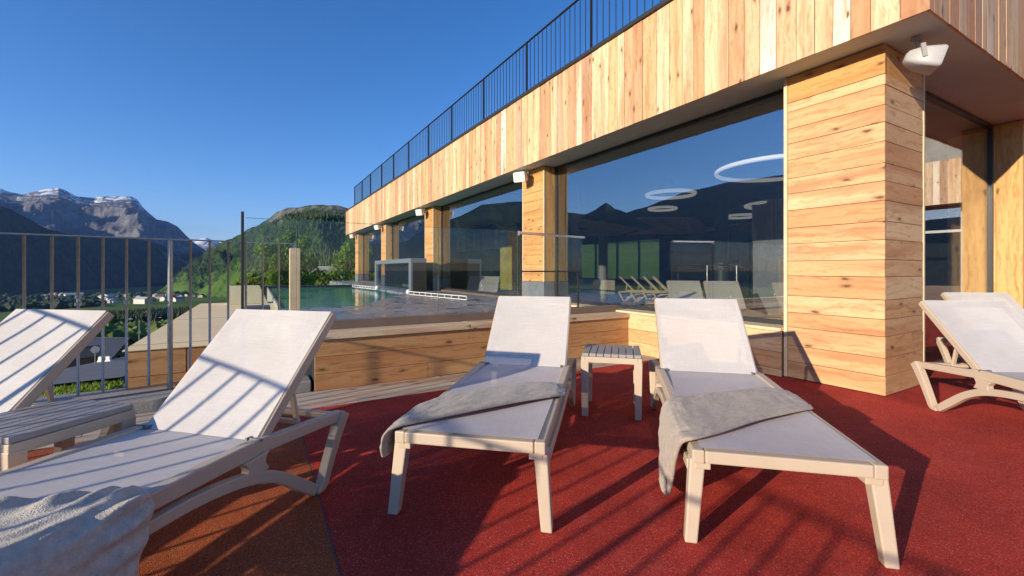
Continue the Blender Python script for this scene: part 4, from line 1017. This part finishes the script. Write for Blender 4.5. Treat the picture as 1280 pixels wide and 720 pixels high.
tall(322, 345, 50, 2, 'low yellow green bush behind the cream stone wall', GT, .8)
tall(400, 338, 62, 1, 'low tree standing left of the grey roofed hut', GT, .8)
tall(418, 344, 60, 2, 'low bush in front of the grey roofed hut', GT, .6)
rnd = random.Random(5)
GV = 'trees on the slope below the terrace'
vt = [(92, 405, 190, 1), (112, 400, 230, 0), (127, 404, 205, 2), (140, 398, 250, 1), (150, 410, 180, 2), (163, 404, 215, 0), (172, 413, 160, 1), (183, 406, 205, 2), (196, 410, 170, 0), (207, 402, 240, 1), (216, 408, 200, 2), (228, 400, 260, 1), (135, 414, 150, 0), (105, 416, 150, 2), (243, 404, 230, 0), (60, 402, 210, 1), (35, 400, 220, 2), (12, 404, 200, 0), (80, 412, 160, 2)]
ordn = ['first', 'second', 'third', 'fourth', 'fifth', 'sixth', 'seventh', 'eighth', 'ninth', 'tenth', 'eleventh', 'twelfth', 'thirteenth', 'fourteenth', 'fifteenth', 'sixteenth', 'seventeenth', 'eighteenth', 'nineteenth']
vt.sort()
for i, (x, y, r, k) in enumerate(vt):
    tall(x, y, r, k, '%s from the left among the green trees on the slope below the terrace' % ordn[i], GV, 1.5)
def conifers(name, pts, m, smin, smax, seed, parts=3, sides=6):
    rnd = random.Random(seed); bm = bmesh.new()
    for p in pts:
        h = rnd.uniform(smin, smax); r = h*rnd.uniform(.16, .26); a0 = rnd.uniform(0, 6)
        for k in range(parts):
            zb = h*(.08+.30*k); zt = h*min(1, .46+.30*k) if k < parts-1 else h; rr = r*(1-.30*k)
            top = bm.verts.new(p+Vector((0, 0, zt))); ring_ = [bm.verts.new(p+Vector((math.cos(a0+j*2*math.pi/sides)*rr*rnd.uniform(.6, 1.25), math.sin(a0+j*2*math.pi/sides)*rr*rnd.uniform(.6, 1.25), zb+rnd.uniform(-.03, .03)*h))) for j in range(sides)]
            for j in range(sides): bm.faces.new((ring_[j], ring_[(j+1) % sides], top))
    return stuff(obj(name, bm, m))
def blobs(name, pts, m, smin, smax, seed):
    rnd = random.Random(seed); tb = bmesh.new(); bmesh.ops.create_icosphere(tb, subdivisions=1, radius=1)
    tv = [v.co.copy() for v in tb.verts]; tf = [[v.index for v in f.verts] for f in tb.faces]; tb.free(); V = []; Fc = []
    for p in pts:
        s = rnd.uniform(smin, smax)
        for _ in range(3):
            c = p+Vector((rnd.uniform(-.5, .5)*s, rnd.uniform(-.5, .5)*s, s*.45)); k = len(V); rr = s*rnd.uniform(.35, .6)
            for v in tv: V.append(c+v*rr+Vector((rnd.uniform(-1, 1), rnd.uniform(-1, 1), rnd.uniform(-1, 1)))*s*.10)
            for f in tf: Fc.append([k+q for q in f])
    me = bpy.data.meshes.new(name); me.from_pydata(V, [], Fc); return stuff(link(name, me, None, m))
# forest cover on the green mountain, and on the ridge of the wooded one
me = green.data; me.calc_loop_triangles() if False else None
vv = [v.co.copy() for v in me.vertices if az_px(196) < math.degrees(math.atan2(v.co.x, v.co.y)) < 13]
rnd = random.Random(9); pts = []
while len(pts) < 14000:
    p = vv[rnd.randrange(len(vv))]
    if p.length > 2600: continue
    q = noise.noise(Vector((p.x*.006, p.y*.006, 0)))
    if p.z < -28+q*80: continue
    if p.z > 150+q*160: continue
    pts.append(p+Vector((rnd.uniform(-7, 7), rnd.uniform(-7, 7), -2)))
conifers('forest', pts, leaf_mat('forest needles', (.035, .062, .018), .1), 5, 11, 1, 2, 5)
pts = []
for _ in range(1900):
    x = rnd.uniform(95, 262); r = rnd.uniform(290, 450); pts.append(at(x, r, -1))
for _ in range(2600):  # unseen wood added to the west to keep the window reflections dark
    az = rnd.uniform(-110, -24); r = rnd.uniform(120, 500); p = pol(az, r); pts.append(Vector((p.x, p.y, prof(r)-1)))
conifers('dark_wood', pts, M_CONIFER, 6, 11, 2, 3, 6)
pts = []
for _ in range(800):
    x = rnd.uniform(-40, 262); r = rnd.uniform(900, 1750); p = at(x, r)
    if x > 120 and r < 1350: continue
    if noise.noise(p*.006) > .1: continue
    pts.append(p)
blobs('valley_trees', pts, leaf_mat('valley trees', (.035, .055, .025), .1), 8, 15, 3)
pts = []
for _ in range(500):
    x = rnd.uniform(60, 270); r = rnd.uniform(150, 300); p = at(x, r, -.5)
    pts.append(p)
blobs('slope_bushes', pts, leaf_mat('slope bushes', (.13, .17, .035), .1), 2.5, 6, 4)

# houses in the valley
M_WALLS = [mat('pale house wall', (.62, .60, .55), .8), mat('cream house wall', (.55, .48, .36), .8), mat('timber house wall', (.20, .12, .07), .8)]
M_ROOFS = [mat('grey house roof', (.17, .17, .18), .7), mat('brown house roof', (.17, .11, .085), .7), mat('pale metal roof', (.42, .43, .45), .5)]
M_WIN = mat('dark house window', (.03, .035, .04), .2)
def house_mesh(L, W, H, rh, wm, rm):
    bm = bmesh.new(); box(bm, -L/2, L/2, -W/2, W/2, -4, H)
    a = [bm.verts.new(p) for p in ((-L/2, -W/2, H), (-L/2, W/2, H), (-L/2, 0, H+rh), (L/2, -W/2, H), (L/2, W/2, H), (L/2, 0, H+rh))]
    bm.faces.new((a[0], a[2], a[1])); bm.faces.new((a[3], a[4], a[5]))
    wall = bpy.data.meshes.new('wall'); bm.to_mesh(wall); bm.free(); wall.materials.append(wm)
    bm = bmesh.new(); o = 1.0
    for s in (-1, 1):
        bar(bm, (-L/2-o, s*(W/4+o*.25), H+rh/2-rh*o/W*.5+.1), (L/2+o, s*(W/4+o*.25), H+rh/2-rh*o/W*.5+.1), math.hypot(W/2+o, rh*(1+2*o/W)), .25, Vector((0, s*rh, W/2)).normalized())
    roof = bpy.data.meshes.new('roof'); bm.to_mesh(roof); bm.free(); roof.materials.append(rm)
    bm = bmesh.new()
    for f in range(max(1, int(H//2.9))):
        for k in range(int(L//3)):
            x = -L/2+1.6+k*3; z = 1+f*2.9
            for s in (-1, 1): box(bm, x-.5, x+.5, s*W/2-.05, s*W/2+.05, z, z+1.3)
    for s in (-1, 1):
        for y in (-W/4, W/4): box(bm, s*L/2-.05, s*L/2+.05, y-.5, y+.5, 1, 2.3)
    win = bpy.data.meshes.new('windows'); bm.to_mesh(win); bm.free(); win.materials.append(M_WIN)
    return wall, roof, win
M_SLROOF = mat('dark slate roof', (.035, .042, .06), .5, var=.2, vscale=2)
HM = [house_mesh(16, 11, 6, 3, M_WALLS[0], M_ROOFS[0]), house_mesh(13, 10, 5.6, 3.2, M_WALLS[1], M_ROOFS[1]), house_mesh(22, 12, 8.5, 2.5, M_WALLS[0], M_ROOFS[2]), house_mesh(12, 9, 5.6, 3, M_WALLS[2], M_ROOFS[1]), house_mesh(13, 11, 2.2, 4.6, M_WALLS[2], M_SLROOF)]
rnd = random.Random(21)
def house(x, r, k, label, group, s=1, rz=None, name='house'):
    t = thing(name, label, 'house', at(x, r, -.3), rnd.uniform(0, 6) if rz is None else rz, group); t.scale = (s, s, s)
    link('wall', HM[k][0], t); link('roof', HM[k][1], t)
    if r < 500: link('window', HM[k][2], t)
    return t
for i in range(70):
    x = rnd.uniform(4, 225); r = rnd.uniform(1000, 1720)
    house(x, r, rnd.choice((0, 0, 1, 2, 3)), 'tiny house in the distant valley town below the dark mountain', 'houses of the distant valley town', rnd.uniform(.7, 1.2))
for i in range(26):
    x = rnd.uniform(215, 298); r = rnd.uniform(1280, 1650)
    house(x, r, rnd.choice((0, 1, 3)), 'tiny house of the hamlet at the foot of the green mountain', 'houses of the hamlet under the green mountain', rnd.uniform(.7, 1.1))
house(178, 1600, 2, 'larger white hall at the foot of the dark mountain, above the town', None, .7)
house(92, 1500, 2, 'broad white roofed hall standing out in the distant town', None, 1.4)
house(198, 330, 3, 'dark brown chalet among trees left of the beige roof', None, 1.15, rz=1.0)
house(217, 360, 1, 'chalet with a brown roof right behind the dark one', None, .9, rz=.3)
house(133, 96, 4, 'low building with a dark slate roof beside the road', None, .52, rz=-.55)
house(95, 74, 3, 'small red brown roofed hut below the left lounger', None, .30, rz=.5)
house(402, 74, 0, 'grey roofed hut beyond the pool at the end of the building', None, .62, rz=2.0)
for o in C.objects:
    if o.name.startswith('house') and 'grey roofed hut' in o.get('label', ''):
        o.location.z = -4.2
# road curving down the slope
bm = bmesh.new(); M_ASPH = mat('asphalt road', (.13, .13, .135), .85, bump=.3, bscale=30, var=.18, vscale=.8)
cl = [(30, 497), (75, 484), (112, 472), (150, 459), (190, 449), (232, 443.5), (290, 440)]
cp = [on_ground(x, y) for x, y in cl]; cp = spline([(p.x, p.y, 0) for p in cp], 8); prev = None
for i, p in enumerate(cp):
    d = (cp[min(i+1, len(cp)-1)]-cp[max(i-1, 0)]); d.z = 0; d.normalize(); n_ = Vector((-d.y, d.x, 0)); w_ = 3.6
    cur = []
    for s in (-1, 1):
        q = p+n_*s*w_; q.z = max(prof(math.hypot(q.x, q.y)), prof(math.hypot(p.x, p.y)))+.42; cur += [q, q-Vector((0, 0, 1.5))]
    cur = [bm.verts.new(q) for q in cur]
    if prev:
        bm.faces.new((prev[0], cur[0], cur[2], prev[2])); bm.faces.new((prev[1], cur[1], cur[0], prev[0])); bm.faces.new((prev[2], cur[2], cur[3], prev[3]))
    prev = cur
bmesh.ops.recalc_face_normals(bm, faces=bm.faces[:]); structure(obj('road', bm, M_ASPH))
# grass verge between road and gravel roof
rnd = random.Random(4); bm = bmesh.new()
for _ in range(9000):
    x = rnd.uniform(20, 175); y = 478-(x-110)*.28+rnd.uniform(0, 9)+4
    d = dirpx(x, y); s_ = 0
    p = on_ground(x, y) if _ % 12 == 0 or _ == 0 else p0+Vector((rnd.uniform(-1.4, 1.4), rnd.uniform(-1.4, 1.4), 0)); p0 = p if _ % 12 == 0 or _ == 0 else p0
    h = rnd.uniform(.10, .28); a = rnd.uniform(0, 6.3); u = Vector((math.cos(a), math.sin(a), 0))*.06; lean = Vector((rnd.uniform(-.2, .2), rnd.uniform(-.2, .2), 0))
    bm.faces.new([bm.verts.new(p-u), bm.verts.new(p+u), bm.verts.new(p+Vector((0, 0, h))+lean)])
stuff(tag(obj('verge_grass', bm, leaf_mat('verge grass', (.17, .24, .03))), 'yellow green grass verge along the road below the terrace', 'grass'))
# pair of low white barrier blocks at the road edge
cpos = on_ground(131, 457.5)
br = thing('road_barrier', 'small white moulded barrier standing at the edge of the grey road below', 'barrier', cpos+Vector((0, 0, .42)), -.5)
for x in (-.42, .42):
    bm = bmesh.new()
    strap(bm, [(x, 0), (x, .12), (x, .3), (x, .62)], [.72, .70, .5, .44], -.13, .13, 4); obj('barrier_block', bm, M_WHITE, br, bevel=.03)
bm = bmesh.new(); bar(bm, (-.6, 0, .66), (.6, 0, .66), .06); obj('rail', bm, M_GALV, br)
# street lamps
def lamp(x, r, h, label, two=False):
    t = thing('street_lamp', label, 'street lamp', at(x, r), 0, 'street lamps on the slope')
    bm = bmesh.new(); tube(bm, [(0, 0, -.5), (0, 0, h)], [.10, .06], 8); tube(bm, [(0, 0, h), (-1.1, -.4, h+.15)], .04, 6)
    if two: tube(bm, [(0, 0, h), (1.1, .4, h+.15)], .04, 6)
    obj('pole', bm, M_GALV, t)
    bm = bmesh.new(); box(bm, -1.6, -1.0, -.55, -.3, h+.1, h+.22)
    if two: box(bm, 1.0, 1.6, .3, .55, h+.1, h+.22)
    obj('lamp_head', bm, M_WHITE, t, bevel=.02)
lamp(174, 120, ztop(399, 174, 120)-prof(120), 'slim street lamp left of the boarded roof')
lamp(193, 170, ztop(398, 193, 170)-prof(170), 'double armed street lamp just left of the beige roof edge', True)
tm = thing('traffic_mirror', 'small round mirror on a post beside the road', 'mirror', at(119, 62)); hh = ztop(437, 119, 62)-prof(62)
bm = bmesh.new(); tube(bm, [(0, 0, -.3), (0, 0, hh)], .04, 8); obj('post', bm, M_GALV, tm)
bm = bmesh.new(); tube(bm, [(0, .05, hh), (0, -.02, hh)], .36, 20); obj('mirror_face', bm, M_GREY, tm)

# ------------------------------------------------------------------ the valley air
hz = B(-7000, 9000, -3000, 13500, -83, 1050)
m = bpy.data.materials.new('valley haze'); m.use_nodes = True; nt = m.node_tree; nt.nodes.clear()
out = N(nt, 'ShaderNodeOutputMaterial'); pv = N(nt, 'ShaderNodeVolumePrincipled')
pv.inputs['Color'].default_value = (.26, .48, 1.0, 1); pv.inputs['Density'].default_value = HAZE; pv.inputs['Anisotropy'].default_value = .2
nt.links.new(pv.outputs[0], out.inputs['Volume'])

stuff(obj('haze', hz, m))
